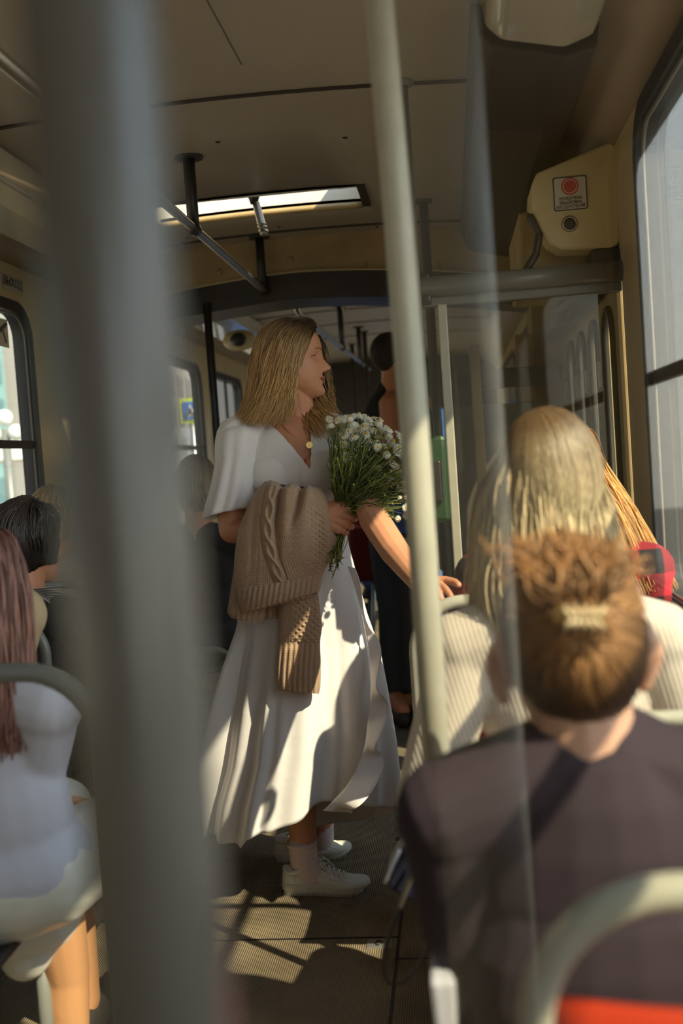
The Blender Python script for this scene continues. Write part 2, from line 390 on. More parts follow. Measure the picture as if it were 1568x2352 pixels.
# ceiling
hx0, hx1, hy0, hy1 = -1.085, -.277, 3.82, 4.10
xs = sorted(set([XL, -1.5, .33, XR, hx0, hx1] + [round(-1.45 + .1 * i, 3) for i in range(18)] + [.42, -1.6]))
ys = [YN, -1, 1, 2.0, 3.0, hy0, hy1, 4.3, YP, 6, 8, 10, YF]
cb = MB()
idx = {}
V = []
for i, x in enumerate(xs):
    for j, y in enumerate(ys): idx[i, j] = len(V); V.append((x, y, zc_(x)))
Fc = []
for i in range(len(xs) - 1):
    for j in range(len(ys) - 1):
        if xs[i] >= hx0 - 1e-6 and xs[i + 1] <= hx1 + 1e-6 and abs(ys[j] - hy0) < 1e-6: continue
        Fc.append((idx[i, j], idx[i, j + 1], idx[i + 1, j + 1], idx[i + 1, j]))
cb.add(V, Fc); ceil = cb.obj('ceiling', M['ceiling']); struct(ceil)
so = ceil.modifiers.new('s', 'SOLIDIFY'); so.thickness = .02; so.offset = -1
rf = MB()
for a, b, c, d in ((XL, hx0, YN, YF), (hx1, XR, YN, YF), (hx0, hx1, YN, hy0), (hx0, hx1, hy1, YF)): rf.box(a - (.06 if a == XL else 0), b + (.06 if b == XR else 0), c, d, 2.44, 2.48)
struct(rf.obj('trim_2', M['cream'], smooth=False))
hw = MB(); zt_ = 2.44; e_ = .012                                   # hatch shaft
hw.box(hx0, hx1, hy1, hy1 + e_, 2.252, zt_); hw.box(hx0, hx1, hy0 - e_, hy0, 2.25, zt_)
hw.box(hx0 - e_, hx0, hy0, hy1, 2.252, zt_); hw.box(hx1, hx1 + e_, hy0, hy1, 2.252, zt_)
hatch = thing('roof_hatch', 'white open roof hatch shaft letting daylight in above the woman', 'hatch', ((hx0 + hx1) / 2, (hy0 + hy1) / 2, 2.26))
hw.obj('shaft', mat('hatch_white', (.85, .80, .68), .5, var=.1, vscale=6), hatch, False)
rim = MB(); rim.tube([(x, hy1 - .004, zc_(x) - .006) for x in np.linspace(hx0, hx1, 24)], .013, 10); rim.obj('rim', M['cream2'], hatch)
fr_ = MB()
for x0, x1, y0, y1 in ((hx0, hx1, hy0 - .012, hy0 + .003), (hx1, hx1 + .03, hy0 - .012, hy1 + .02)):
    for q0, q1 in zip(np.linspace(x0, x1, 13)[:-1], np.linspace(x0, x1, 13)[1:]): fr_.box(q0, q1, y0, y1, zc_((q0 + q1) / 2) - .008, zc_((q0 + q1) / 2) + .01)
fr_.obj('frame', M['brownduct'], hatch, False)

def hatch_lever(px, py0, py1, Y, label):
    a = P(px, py0, Y); t = thing('hatch_lever', label, 'lever', a); a = np.array(a); L = (py1 - py0) * Y / F
    MB().loft([[(a[0] + r * math.cos(q), a[1] + r * math.sin(q), a[2] - z) for q in np.linspace(0, 2 * PI, 17)[:-1]] for z, r in ((-.02, .028), (0, .026), (.02, .018), (.035, .014))]).obj('socket', M['blackpaint'], t)
    pr = [(.03, .014), (L * .72, .0155), (L * .72, .0175), (L * .76, .0175), (L * .76, .015), (L * .78, .015), (L * .79, .0185), (L * .86, .0185), (L * .865, .016), (L * .88, .016), (L * .89, .0185), (L, .0175), (L + .004, .012)]
    b = np.array([.0, 0, 0]); off = lambda z: .03 * z / L
    MB().loft([[(a[0] + off(z) + r * math.cos(q), a[1] + r * math.sin(q), a[2] - z) for q in np.linspace(0, 2 * PI, 17)[:-1]] for z, r in pr]).obj('grip', M['chrome'], t)
hatch_lever(582, 446, 540, 3.86, 'chrome lever with a black socket hanging from the open roof hatch')
hatch_lever(779, 668, 714, 6.6, 'smaller chrome lever hanging from the ceiling beyond the black arch')

st = MB()
for Yc, wd in ((2.80, .014), (4.45, .02), (1.0, .014), (6.9, .010), (7.6, .008), (8.4, .008)):
    xx = np.linspace(-1.5, .33, 30)
    for a, b in zip(xx[:-1], xx[1:]):
        za, zb = zc_(a), zc_(b)
        st.add([(a, Yc, za - .006), (b, Yc, zb - .006), (b, Yc + wd, zb - .006), (a, Yc + wd, za - .006), (a, Yc, za + .004), (b, Yc, zb + .004), (b, Yc + wd, zb + .004), (a, Yc + wd, za + .004)],
               [(0, 1, 2, 3), (4, 5, 1, 0), (7, 6, 2, 3), (4, 7, 6, 5)])
struct(st.obj('trim_3', M['brownduct'], smooth=False))
sm = MB(); sm.box(-.452, -.4505, YN, 2.6, zc_(-.45) - .0012, zc_(-.45) + .002); struct(sm.obj('trim_4', M['brownduct'], smooth=False))
for px, py in ((500, 326), (792, 316), (430, 546), (640, 521), (865, 521), (560, 690), (680, 705)):
    zz = 2.255; Yd = None
    for it in range(4):
        q = P(px, py, 1.0) - CAM; k = (zz - CAM[2]) / q[2]; pt = CAM + q * k; zz = zc_(pt[0])
    s_ = MB(); s_.ell((pt[0], pt[1], zz), (.009, .009, .0035), None, 14, 6)
    tag(s_.obj('ceiling_screw', M['blackpaint']), 'small dark screw cap set in the brownish ceiling panel', 'screw', 'screw caps in the ceiling panels')

# walls with rounded openings
def wall(name, x, th, y0, y1, z0, z1, wins, m, r=.10):
    mb = MB(); xa, xb = (x, x + th) if th > 0 else (x + th, x)
    yy = y0
    for (a, b, c, d, rr) in sorted(wins):
        mb.box(xa, xb, yy, a, z0, z1); mb.box(xa, xb, a, b, z0, c); mb.box(xa, xb, a, b, d, z1); yy = b
        for cy, sy in ((a, 1), (b, -1)):
            for cz, sz in ((c, 1), (d, -1)):
                arc = [(cy + sy * rr * (1 - math.cos(q)), cz + sz * rr * (1 - math.sin(q))) for q in np.linspace(0, PI / 2, 9)]
                for (p, q), (p2, q2) in zip(arc[:-1], arc[1:]):
                    mb.add([(xa, cy, cz), (xa, p, q), (xa, p2, q2), (xb, cy, cz), (xb, p, q), (xb, p2, q2)], [(0, 1, 2), (3, 5, 4), (1, 4, 5, 2)])
    mb.box(xa, xb, yy, y1, z0, z1)
    return struct(mb.obj(name, m, smooth=False))
ZW0, ZL1, ZR1 = .86, 1.975, 2.055
LW = [(-1.9, 1.55, ZW0, ZL1, .1), (1.9, 4.15, ZW0, ZL1, .13), (4.98, 7.08, ZW0, ZL1, .12), (7.36, 8.50, ZW0, ZL1, .10), (8.8, 10.2, ZW0, ZL1, .1)]
RW = [(-2.2, -.25, ZW0, ZR1, .1), (0.02, 2.66, ZW0, ZR1, .12), (5.3, 7.3, ZW0, ZL1, .1), (7.6, 9.8, ZW0, ZL1, .1)]
wall('wall_left', XL, -.05, YN, YF, 0, 2.44, LW, M['cream'])
wall('wall_right', XR, .05, YN, 2.99, 0, 2.44, RW[:2], M['cream'])
wall('wall_right', XR, .05, 4.30, YF, 0, 2.44, RW[2:], M['cream'])
struct(MB().box(XR, XR + .05, 2.99, 4.30, 1.80, 2.44).obj('wall_right', M['cream'], smooth=False))
struct(MB().box(XL, XR, YN - .05, YN, 0, 2.44).obj('wall_back', M['cream2'], smooth=False))
def rrect(y0, y1, z0, z1, r, x, n=8):
    out = []
    for cy, cz, a0 in ((y1 - r, z1 - r, 0), (y0 + r, z1 - r, PI / 2), (y0 + r, z0 + r, PI), (y1 - r, z0 + r, 1.5 * PI)):
        for q in np.linspace(a0, a0 + PI / 2, n): out.append((x, cy + r * math.cos(q), cz + r * math.sin(q)))
    out.append(out[0]); return out
wn = 0
def window(x, w_, side, rail=True, mull=None, railz=1.42):
    global wn; wn += 1
    a, b, c, d, r = w_; t = bpy.data.objects.new('window_%d' % wn, None); COL.objects.link(t); t.location = (x, (a + b) / 2, c); t['kind'] = 'structure'
    mb = MB()
    def ring(x0, x1, i0, i1):
        o_, i_ = rrect(a - i0, b + i0, c - i0, d + i0, r + i0, x0), rrect(a + i1, b - i1, c + i1, d - i1, max(r - i1, .02), x0)
        o2, i2 = [(x1, q[1], q[2]) for q in o_], [(x1, q[1], q[2]) for q in i_]; n = len(o_)
        V = o_ + i_ + i2 + o2; Fc = []
        for k in range(n - 1):
            for u, v in ((0, 1), (1, 2), (2, 3)): Fc.append((u * n + k, u * n + k + 1, v * n + k + 1, v * n + k))
        mb.add(V, Fc)
    ring(x - side * .012, x + side * .058, .012, .030)
    mb.obj('window_frame', M['rubber'], t, False)
    mb = MB(); ring2 = rrect(a + .038, b - .038, c + .038, d - .038, max(r - .03, .03), x + side * .004); mb.tube(ring2, .0045, 8, False); mb.obj('inner_trim', M['dullalu'], t)
    if rail:
        mb = MB(); mb.box(min(x, x + side * .02), max(x, x + side * .02), a + .03, b - .03, railz - .016, railz + .016); mb.obj('window_rail', M['brownduct'], t, False, .003)
    if mull:
        mb = MB(); mb.box(min(x, x + side * .02), max(x, x + side * .02), mull - .014, mull + .014, railz - .0, d - .03)
        mb.obj('mullion', M['brownduct'], t, False, .003)
        mb = MB(); mb.cap((x - side * .005, mull + .03, 1.62), (x - side * .03, mull + .03, 1.62), .012, .010); mb.obj('window_knob', M['blackpaint'], t)
    mb = MB(); mb.box(min(x + side * .022, x + side * .027), max(x + side * .022, x + side * .027), a, b, c, d); mb.obj('window_pane', M['sheer'], t, False)
    return t
for w_ in LW: window(XL, w_, -1, mull=(7.95 if abs(w_[0] - 7.36) < .01 else None))
for w_ in RW: window(XR, w_, 1)
# back wall far end with a window
wn += 1
struct(MB().box(XL, XR, YF, YF + .05, 0, 1.1).box(XL, XR, YF, YF + .05, 1.72, 2.44).box(XL, -1.3, YF, YF + .05, 1.1, 1.72).box(.2, XR, YF, YF + .05, 1.1, 1.72).obj('wall_front', M['brownduct'], smooth=False))
tw = bpy.data.objects.new('window_%d' % wn, None); COL.objects.link(tw); tw.location = (-.5, YF, 1.4); tw['kind'] = 'structure'
mb = MB()
for x in (-1.3, -.95, -.6, -.25, .2): mb.box(x - .012, x + .012, YF - .03, YF, 1.1, 1.72)
mb.obj('window_frame', M['rubber'], tw, False)
MB().box(-1.3, .2, YF + .02, YF + .025, 1.1, 1.72).obj('window_pane', M['sheer'], tw, False)

# portal arch
def zpt(x): return 2.10 - .05 * min(1.6, abs((x + .62) / .62)) ** 1.6
xx = np.linspace(XL, XR, 45)
pa = MB(); pb = MB()
for a, b in zip(xx[:-1], xx[1:]):
    for (mb_, lo, hi, y0, y1) in ((pa, zpt, lambda x: zc_(x) + .01, YP - .02, YP + .2), (pb, lambda x: zpt(x) - .115, zpt, YP - .05, YP + .22)):
        mb_.add([(a, y0, lo(a)), (b, y0, lo(b)), (b, y0, hi(b)), (a, y0, hi(a)), (a, y1, lo(a)), (b, y1, lo(b)), (b, y1, hi(b)), (a, y1, hi(a))],
                [(0, 1, 2, 3), (5, 4, 7, 6), (0, 4, 5, 1), (3, 2, 6, 7)])
struct(pa.obj('trim_5', M['cream2'], smooth=False)); struct(pb.obj('trim_6', M['blackpaint'], smooth=False))
hl = MB(); hl.tube([(x, YP - .056, zpt(x) + .004) for x in xx], .0035, 6); struct(hl.obj('trim_7', M['cream'], smooth=True))
struct(MB().box(XL, -1.50, YP - .05, YP + .22, 0, 2.1).box(.38, XR, YP - .05, YP + .22, 0, 2.1).obj('trim_8', M['cream2'], smooth=False))
for px, py in ((503, 625), (667, 597), (836, 608), (1006, 610)):
    c = P(px, py, YP - .022); s_ = MB(); s_.ell(c, (.017, .006, .017), None, 16, 8); s_.ell(c - np.array([0, .005, 0]), (.008, .005, .008), None, 12, 6)
    tag(s_.obj('bolt', M['cream2']), 'round bolt head on the yellowish face above the black arch', 'bolt', 'bolt heads above the black arch')

# ducts and lamp covers along the coves
def prism(mb, prof, y0, y1):
    n = len(prof); mb.add([(x, y0, z) for x, z in prof] + [(x, y1, z) for x, z in prof], [(k, (k + 1) % n, n + (k + 1) % n, n + k) for k in range(n)] + [tuple(range(n))[::-1], tuple(range(n, 2 * n))])
mb = MB(); prism(mb, [(.10, 2.225), (.115, 2.155), (.14, 2.125), (.29, 2.085), (.36, 2.10), (.37, 2.16)], 2.30, YP - .06)
tag(mb.obj('air_duct', M['brownduct'], smooth=False, bevel=.006), 'dark brown boxed duct under the ceiling above the door', 'duct')
lampm = mat('lamp_cover_plastic', (.55, .49, .37), .18, coat=.5, var=.1)
mb = MB(); prism(mb, [(.12, 2.225), (.13, 2.16), (.16, 2.13), (.29, 2.10), (.35, 2.12), (.37, 2.16)], 0.3, 2.285)
tag(mb.obj('lamp_cover', lampm, smooth=False, bevel=.01), 'glossy beige lamp cover under the ceiling at the upper right, beside the duct', 'lamp')
for y0, y1, lb in ((1.0, 4.4, 'beige lamp cover along the left ceiling edge near the camera'), (5.3, 7.2, 'pale lamp cover along the left ceiling edge just past the arch'), (7.35, 9.4, 'pale lamp cover along the left ceiling edge farthest away')):
    mb = MB(); prism(mb, [(-1.50, 2.21), (-1.48, 2.13), (-1.44, 2.10), (-1.30, 2.11), (-1.24, 2.15), (-1.22, 2.235)], y0, y1)
    tag(mb.obj('lamp_cover', lampm, smooth=False, bevel=.01), lb, 'lamp')
sp_ = thing('loudspeaker', 'round dark loudspeaker in a pale housing high on the left past the arch', 'speaker', P(548, 778, 5.9))
c = P(548, 780, 5.9); mb = MB(); mb.ell(c + np.array([0, .03, 0]), (.10, .05, .06), None, 20, 12); mb.obj('housing', M['cream'], sp_)
mb = MB(); mb.ell(c - np.array([0, .008, 0]), (.048, .03, .040), None, 20, 12); mb.obj('cone', M['blackpaint'], sp_)

# ---------------------------------------------------------------- poles and rails
def pole(label, pts, r, m, name='grab_pole', flange=None, seg=24, group=None):
    t = thing(name, label, 'pole', pts[0], group)
    MB().tube(pts, r, seg).obj('tube', m, t)
    for q in (flange or []):
        MB().loft([[(q[0] + rr * math.cos(a), q[1] + rr * math.sin(a), q[2] + z) for a in np.linspace(0, 2 * PI, 21)[:-1]] for z, rr in ((-.012, r * 1.05), (-.008, r * 1.9), (.004, r * 2.0))]).obj('flange', m, t)
    return t
def vpole(px, py, Y, r, m, label, z0=0, z1=None, fl=True):
    c = P(px, py, Y); z1 = z1 if z1 else zc_(c[0])
    return pole(label, [(c[0], c[1], z0), (c[0], c[1], (z0 + z1) / 2), (c[0], c[1], z1)], r, m, flange=[(c[0], c[1], z1 - .002)] if fl else None)
vpole(288, 1100, .335, .0225, M['nearpole'], 'very wide blurred grey pole right in front of the camera on the left')
c = P(955, 1030, 1.45); pole('pale worn pole standing in the middle between the woman and the seated passengers', [(c[0], c[1], 0), (c[0], c[1], 1.27), (c[0] - .004, c[1], 1.6), (c[0] - .019, c[1], 2.25)], .0200, M['whitepole'])
vpole(976, 1030, 2.80, .017, M['greypole'], 'thin grey pole with the green ticket reader on it')
vpole(1008, 1030, 4.1, .018, M['blackpaint'], 'dark pole with a ceiling flange near the door, behind the ticket reader pole')
vpole(490, 900, 4.56, .018, M['blackpaint'], 'slim black pole under the arch left of the woman', z1=2.0, fl=False)
vpole(952, 1000, 6.4, .016, M['greypole'], 'distant grey pole beside the man in the black vest')
vpole(815, 900, 9.0, .018, M['darkmetal'], 'dark distant pole at the far end of the tram, left one')
vpole(845, 900, 8.2, .018, M['darkmetal'], 'dark distant pole at the far end of the tram, right one')

def ceiling_rail(a, b, hang, label, endup=None):
    t = thing('ceiling_rail', label, 'rail', a)
    pts = [a, b]
    if endup: pts = smoothpath([(a[0], a[1] - .03, zc_(a[0])), (a[0], a[1] - .03, a[2] + .09), (a[0], a[1] - .01, a[2] + .02), (a[0], a[1] + .06, a[2]), (a[0], a[1] + .25, a[2])], 16).tolist() + [b]
    MB().tube(pts, .0145, 16).obj('tube', M['chrome'], t)
    for y in hang:
        f = (y - a[1]) / (b[1] - a[1]); x = a[0] + (b[0] - a[0]) * f; z = a[2] + (b[2] - a[2]) * f; zt = zc_(x)
        h = MB().tube([(x, y, z), (x, y, (z + zt) / 2), (x, y, zt)], .019, 16).obj('hanger', M['blackpaint'], t)
        MB().loft([[(x + rr * math.cos(q), y + rr * math.sin(q), zz) for q in np.linspace(0, 2 * PI, 21)[:-1]] for zz, rr in ((zt - .008, .02), (zt - .006, .045), (zt + .002, .047))]).obj('flange', M['blackpaint'], h)
        MB().tube([(x, y - .022, z), (x, y + .022, z)], .022, 16).obj('clamp', M['blackpaint'], h)
ra = P(370, 403, 2.47); ra = np.array([-.765, 1.2, 2.04]); rb = np.array([-.765, 4.56, 2.035])
ceiling_rail(ra, rb, (3.30, 4.53), 'chrome handrail with black hangers under the ceiling above the woman')
ceiling_rail(np.array([-.68, 4.95, 1.99]), np.array([-.62, 8.6, 2.0]), (6.75, 7.9), 'chrome handrail under the far ceiling beyond the black arch', True)

# ---------------------------------------------------------------- door box with the call button, crossbar, partition
YB = 3.0
bx0, bx1 = P(1222, 500, YB)[0], P(1424, 500, YB)[0]
box = thing('door_mechanism_box', 'cream metal box with the red driver call sign beside the right window', 'box', (bx0 + .12, YB, 1.75))
outl = [(1222, 420), (1232, 396), (1290, 372), (1422, 316), (1424, 420), (1424, 545), (1420, 562), (1400, 570), (1290, 574), (1262, 560), (1240, 530), (1226, 500), (1220, 470)]
front = [P(a, b, YB) for a, b in outl]; n_ = len(front)
mb = MB(); mb.add([tuple(p) for p in front] + [(p[0], p[1] + .2, p[2]) for p in front], [tuple(range(n_)), tuple(range(n_, 2 * n_))[::-1]] + [(k, n_ + k, n_ + (k + 1) % n_, (k + 1) % n_) for k in range(n_)])
mb.obj('casing', mat('cream_box', (.80, .66, .34), .4, var=.06, vscale=10), box, False, .008)
mb = MB(); c0 = P(1205, 560, YB + .12); mb.box(bx0 - .03, bx1, YB + .1, YB + .6, 1.74, 1.95); mb.obj('rear_casing', M['cream2'], box, False, .01)
mb = MB()
for (a, b), (c, d) in zip([(1218, 500), (1238, 540), (1230, 585), (1205, 625)][:-1], [(1238, 540), (1230, 585), (1205, 625)]): mb.cap(P(a, b, YB - .004), P(c, d, YB - .004), .012, .011, 10)
mb.obj('hose', M['blackpaint'], box)
mb = MB(); c = P(1395, 600, YB + .02); mb.box(c[0] - .045, c[0] + .04, YB + .0, YB + .1, c[2] - .02, c[2] + .035); mb.obj('bracket', M['blackpaint'], box, False, .006)
# sign
sg = thing('call_sign', 'small white square sticker with a red circle and Cyrillic text above the call button', 'sign', P(1309, 444, YB - .003))
c = P(1309, 444, YB - .002); hwid = 38.5 * YB / F; Mf = Matrix(((1, 0, 0), (0, 0, -1), (0, 1, 0))).to_4x4()
def rrxz(c, hw, hh, r, n=6):
    out = []
    for cx, cz, a0 in ((hw - r, hh - r, 0), (-hw + r, hh - r, PI / 2), (-hw + r, -hh + r, PI), (hw - r, -hh + r, 1.5 * PI)):
        for q in np.linspace(a0, a0 + PI / 2, n): out.append((c[0] + cx + r * math.cos(q), c[1], c[2] + cz + r * math.sin(q)))
    return out
def plate(name, pts, th, m, parent, inner=None):
    n = len(pts); mb = MB()
    if inner is None: mb.add([tuple(p) for p in pts] + [(p[0], p[1] + th, p[2]) for p in pts], [tuple(range(n)), tuple(range(n, 2 * n))[::-1]] + [(k, n + k, n + (k + 1) % n, (k + 1) % n) for k in range(n)])
    else:
        mb.add([tuple(p) for p in pts] + [tuple(p) for p in inner] + [(p[0], p[1] + th, p[2]) for p in inner] + [(p[0], p[1] + th, p[2]) for p in pts],
               [(u * n + k, u * n + (k + 1) % n, v * n + (k + 1) % n, v * n + k) for k in range(n) for u, v in ((0, 1), (1, 2), (3, 0))])
    return mb.obj(name, m, parent, False)
signw = mat('sign_white', (.80, .74, .62), .5); signd = mat('sign_black', (.10, .085, .07), .6); signr = mat('sign_red', (.72, .10, .07), .5)
plate('card', rrxz(c, hwid, hwid, .008), .002, signw, sg)
c1 = c - np.array([0, .0012, 0]); plate('border', rrxz(c1, hwid * .97, hwid * .97, .007), .001, signd, sg, rrxz(c1, hwid * .90, hwid * .90, .005))
def disc(cx, cz, r, n=32): return [(c[0] + cx + r * math.cos(q), c1[1], c[2] + cz + r * math.sin(q)) for q in np.linspace(0, 2 * PI, n + 1)[:-1]]
plate('red_ring', disc(0, hwid * .40, hwid * .50), .001, signr, sg, disc(0, hwid * .40, hwid * .42)); plate('red_dot', disc(0, hwid * .40, hwid * .35), .001, signr, sg)
for k, tx in enumerate(('КНОПКА', 'ВЫЗОВА', 'ВОДИТЕЛЯ')):
    textmesh(tx, hwid * (.245 if k < 2 else .235), Matrix.Translation((c[0], c1[1] - .0008, c[2] - hwid * (.29 + .235 * k))) @ Mf @ Matrix.Scale(1.25, 4, (1, 0, 0)), signd, 'lettering', sg)
bt = thing('call_button', 'round black push button in a metal ring below the red call sign', 'button', P(1308, 514, YB))
c = P(1308, 514, YB - .004); mb = MB(); mb.tube([(c[0] + .0185 * math.cos(q), c[1], c[2] + .0185 * math.sin(q)) for q in np.linspace(0, 2 * PI, 33)], .004, 10, False); mb.obj('ring', M['chrome'], bt)
mb = MB(); mb.ell(c, (.017, .006, .017), None, 24, 8); mb.obj('cap', M['blackpaint'], bt)
# crossbar
ca, cb_ = P(948, 658, YB - .02), P(1434, 640, YB - .02)
t = thing('crossbar', 'thick grey horizontal rail over the door partition, lit by the sun', 'rail', ca)
za = (ca[2] + cb_[2]) / 2
MB().tube([(ca[0] - .01, YB - .02, za + .008), (XR, YB - .02, za + .008)], .0285, 24).obj('tube', M['greypole'], t)
MB().box(ca[0], XR, YB - .01, YB + .03, za - .045, za - .012).obj('lower_bar', M['greypole'], t, False, .004)
MB().box(ca[0] - .03, ca[0] + .05, YB - .035, YB + .03, za - .04, za + .045).obj('clamp', M['blackpaint'], t, False, .008)
wp = P(1031, 960, YB)
t = thing('partition_post', 'white flat post beside the green ticket reader, holding the glass partition', 'post', (wp[0], YB, 0))
MB().box(wp[0] - .013, wp[0] + .013, YB - .013, YB + .013, 0, za - .04).obj('post_tube', M['whitepole'], t, False, .004)
tag(MB().box(wp[0] + .015, XR, YB, YB + .006, .25, za - .045).obj('partition_glass', M['pglass'], smooth=False), 'dusty glass partition between the white post and the right wall', 'glass')
tag(MB().box(wp[0] + .013, XR, YB - .012, YB + .018, .84, .88).obj('partition_rail', M['greypole'], smooth=False), 'grey rail along the foot of the partition glass', 'rail')

# ticket reader
c = P(1006, 1100, 2.72); rd = thing('ticket_reader', 'green ticket reader with a black screen mounted on the thin grey pole', 'ticket reader', c)
gm = mat('green_plastic', (.012, .052, .010), .45, coat=.3)
hh = 99 * 2.72 / F; w2 = 22 * 2.72 / F + .001
mb = MB(); mb.box(c[0] - w2, c[0] + w2, 2.69, 2.77, c[2] - hh, c[2] + hh); mb.obj('casing', gm, rd, False, .012)
mb = MB(); mb.box(c[0] - w2 + .002, c[0] + w2 * .35, 2.678, 2.70, c[2] - hh * .52, c[2] + hh * .42); mb.obj('screen', M['blackpaint'], rd, False, .004)
mb = MB(); mb.box(c[0] + w2 * .35, c[0] + w2 * .5, 2.684, 2.70, c[2] - hh * .45, c[2] + hh * .42); mb.obj('slot', M['rubber'], rd, False, .003)
mb = MB(); mb.box(c[0] - .03, c[0] + .0, 2.76, 2.80, c[2] - .04, c[2] + .04); mb.obj('clamp', M['darkmetal'], rd, False, .004)

# folding door on the right: four leaves with tall round-topped windows
dt = bpy.data.objects.new('door_1', None); COL.objects.link(dt); dt.location = (XR, 3.6, 0); dt['kind'] = 'structure'
for k in range(4):
    y0 = 3.03 + k * .315; y1 = y0 + .305; a, b = y0 + .07, y1 - .07; zt = 1.66
    mb = MB(); x0, x1 = XR - .01, XR + .02
    mb.box(x0, x1, y0, a, .03, 1.79); mb.box(x0, x1, b, y1, .03, 1.79); mb.box(x0, x1, a, b, .03, .3); mb.box(x0, x1, a, b, zt, 1.79)
    rr = (b - a) / 2
    for sy, cy in ((1, a), (-1, b)):
        arc = [(cy + sy * rr * (1 - math.cos(q)), zt - rr * (1 - math.sin(q))) for q in np.linspace(0, PI / 2, 9)]
        for (p, q), (p2, q2) in zip(arc[:-1], arc[1:]): mb.add([(x0, cy, zt), (x0, p, q), (x0, p2, q2), (x1, cy, zt), (x1, p, q), (x1, p2, q2)], [(0, 1, 2), (3, 5, 4), (1, 4, 5, 2)])
    lf = mb.obj('door_leaf', M['cream'], dt, False)
    ar = [(XR - .014, a + rr * (1 - math.cos(q)) , zt - rr * (1 - math.sin(q))) for q in np.linspace(0, PI, 17)]
    mb = MB(); mb.tube([(XR - .014, a, .3)] + ar + [(XR - .014, b, .3), (XR - .014, a, .3)], .011, 8, False); mb.obj('gasket', M['rubber'], lf)
    MB().box(XR + .004, XR + .009, a, b, .3, zt).obj('pane', M['sheer'], lf, False)
    mb = MB(); mb.box(XR - .03, XR - .01, y1 - .014, y1 + .012, .9, .98); mb.box(XR - .03, XR - .01, y1 - .014, y1 + .012, 1.44, 1.52); mb.obj('hinge', M['whitepole'], lf, False, .003)
mb = MB(); mb.box(XR - .10, XR - .02, 3.2, 4.4, 1.70, 1.76); mb.tube([(XR - .06, 3.1, 1.73), (XR - .12, 3.5, 1.71), (XR - .05, 3.9, 1.73)], .012, 8); mb.ell((XR - .1, 3.5, 1.72), (.03, .03, .03))
tag(mb.obj('door_linkage', M['darkmetal']), 'dark door opening linkage above the folding door leaves', 'mechanism')
tag(MB().box(.30, .38, YP - .1, YP - .06, 0, 1.75).box(.10, .14, 4.3, 4.34, 0, 1.7).obj('door_post', M['cream2'], smooth=False, bevel=.004), 'yellowish upright posts behind the glass partition at the far side of the door', 'post')
tag(MB().box(.04, .47, 4.34, 4.37, 1.52, 1.60).obj('safety_bar', M['blackpaint'], smooth=False, bevel=.004), 'black crossbar seen through the glass partition', 'rail')
tag(MB().box(-.02, .36, 4.42, 4.46, .3, 1.46).obj('inner_partition', mat('smoky_panel', (.16, .14, .12), .35, var=.2), smooth=False, bevel=.004), 'dark panel seen through the dusty glass partition', 'panel')

# near glass pane in front of the seats, and the sunlit pole behind the camera it mirrors
# ---- stickers
t = thing('exit_label', 'small ВЫХОД label with dark slanted letters above the left window', 'label', (XL + .03, 3.9, 2.01))
c = P(28, 651, 1.0) - CAM; k = (XL + .002 - CAM[0]) / c[0]; c = CAM + c * k
Mr = Matrix.Translation(tuple(c + np.array([.003, 0, 0]))) @ Matrix(((0, 0, 1), (1, 0, 0), (0, 1, 0))).to_4x4()
MB().box(c[0] - .002, c[0] + .001, c[1] - .10, c[1] + .10, c[2] - .032, c[2] + .030).obj('card', mat('label_grey', (.45, .40, .32), .5), t, False)
textmesh('ВЫХОД', .050, Mr @ Matrix(((1, .25, 0, 0), (0, 1, 0, 0), (0, 0, 1, 0), (0, 0, 0, 1))), signd, 'lettering', t)
c = P(6, 764, 1.0) - CAM; k = (XL - .015 - CAM[0]) / c[0]; c = CAM + c * k
t = thing('hammer_sticker', 'small cream sticker with a black hammer picture on the left window glass', 'sticker', c)
MB().box(c[0] - .001, c[0] + .001, c[1] - .11, c[1] + .05, c[2] - .055, c[2] + .055).obj('card', mat('sticker_cream', (.62, .48, .32), .6), t, False)
mb = MB(); mb.cap((c[0] + .002, c[1] + .02, c[2] - .035), (c[0] + .002, c[1] - .01, c[2] + .02), .004, .004, 8); mb.cap((c[0] + .002, c[1] - .04, c[2] + .0), (c[0] + .002, c[1] + .03, c[2] + .035), .008, .008, 8)
mb.obj('hammer_picture', signd, t)

# ---------------------------------------------------------------- the standing woman
WY = 3.0
wroot = thing('person', 'young woman with long blond hair standing in a white wrap dress, looking right, holding daisies', 'person', (P(690, 2000, WY)[0], WY, 0))
HF = np.array([.992, .085, -.02]); HR = frameM(HF, (-.01, 0, 1)); HC = P(670, 826, WY); HS = .965
wb = MB()
head_mesh(wb, HC, HR, HS)
# neck, shoulders, chest
nb = P(688, 985, WY + .03); n1 = P(672, 885, WY + .005)
wb.chain([P(662, 860, WY + .015), n1, P(684, 940, WY + .02), nb], [.052, .050, .048, .056])
wb.chain([P(716, 900, WY), P(688, 905, WY + .01)], [.018, .030])
SRt, SLt = P(533, 1010, WY - .05), P(785, 1000, WY + .04)
wb.chain([SRt, P(610, 985, WY), nb, P(738, 985, WY + .03), SLt], [.042, .046, .05, .044, .050])
tor = frameM((.12, -1, 0))
wb.ell(P(672, 1055, WY + .01), (.150, .098, .135), tor, 28, 18)
for px in (625, 735): wb.ell(P(px, 1085, WY - .055), (.062, .058, .06), tor)
wb.ell(P(682, 1150, WY + .02), (.128, .09, .13), tor); wb.ell(P(689, 1280, WY + .04), (.120, .090, .13), tor)
# near (right) arm under the sweater
ER, WR = P(534, 1216, WY - .08), P(742, 1188, WY - .20)
wb.chain([SRt, P(530, 1120, WY - .07), ER], [.042, .046, .040]); wb.chain([ER, P(640, 1215, WY - .15), WR], [.040, .036, .026])
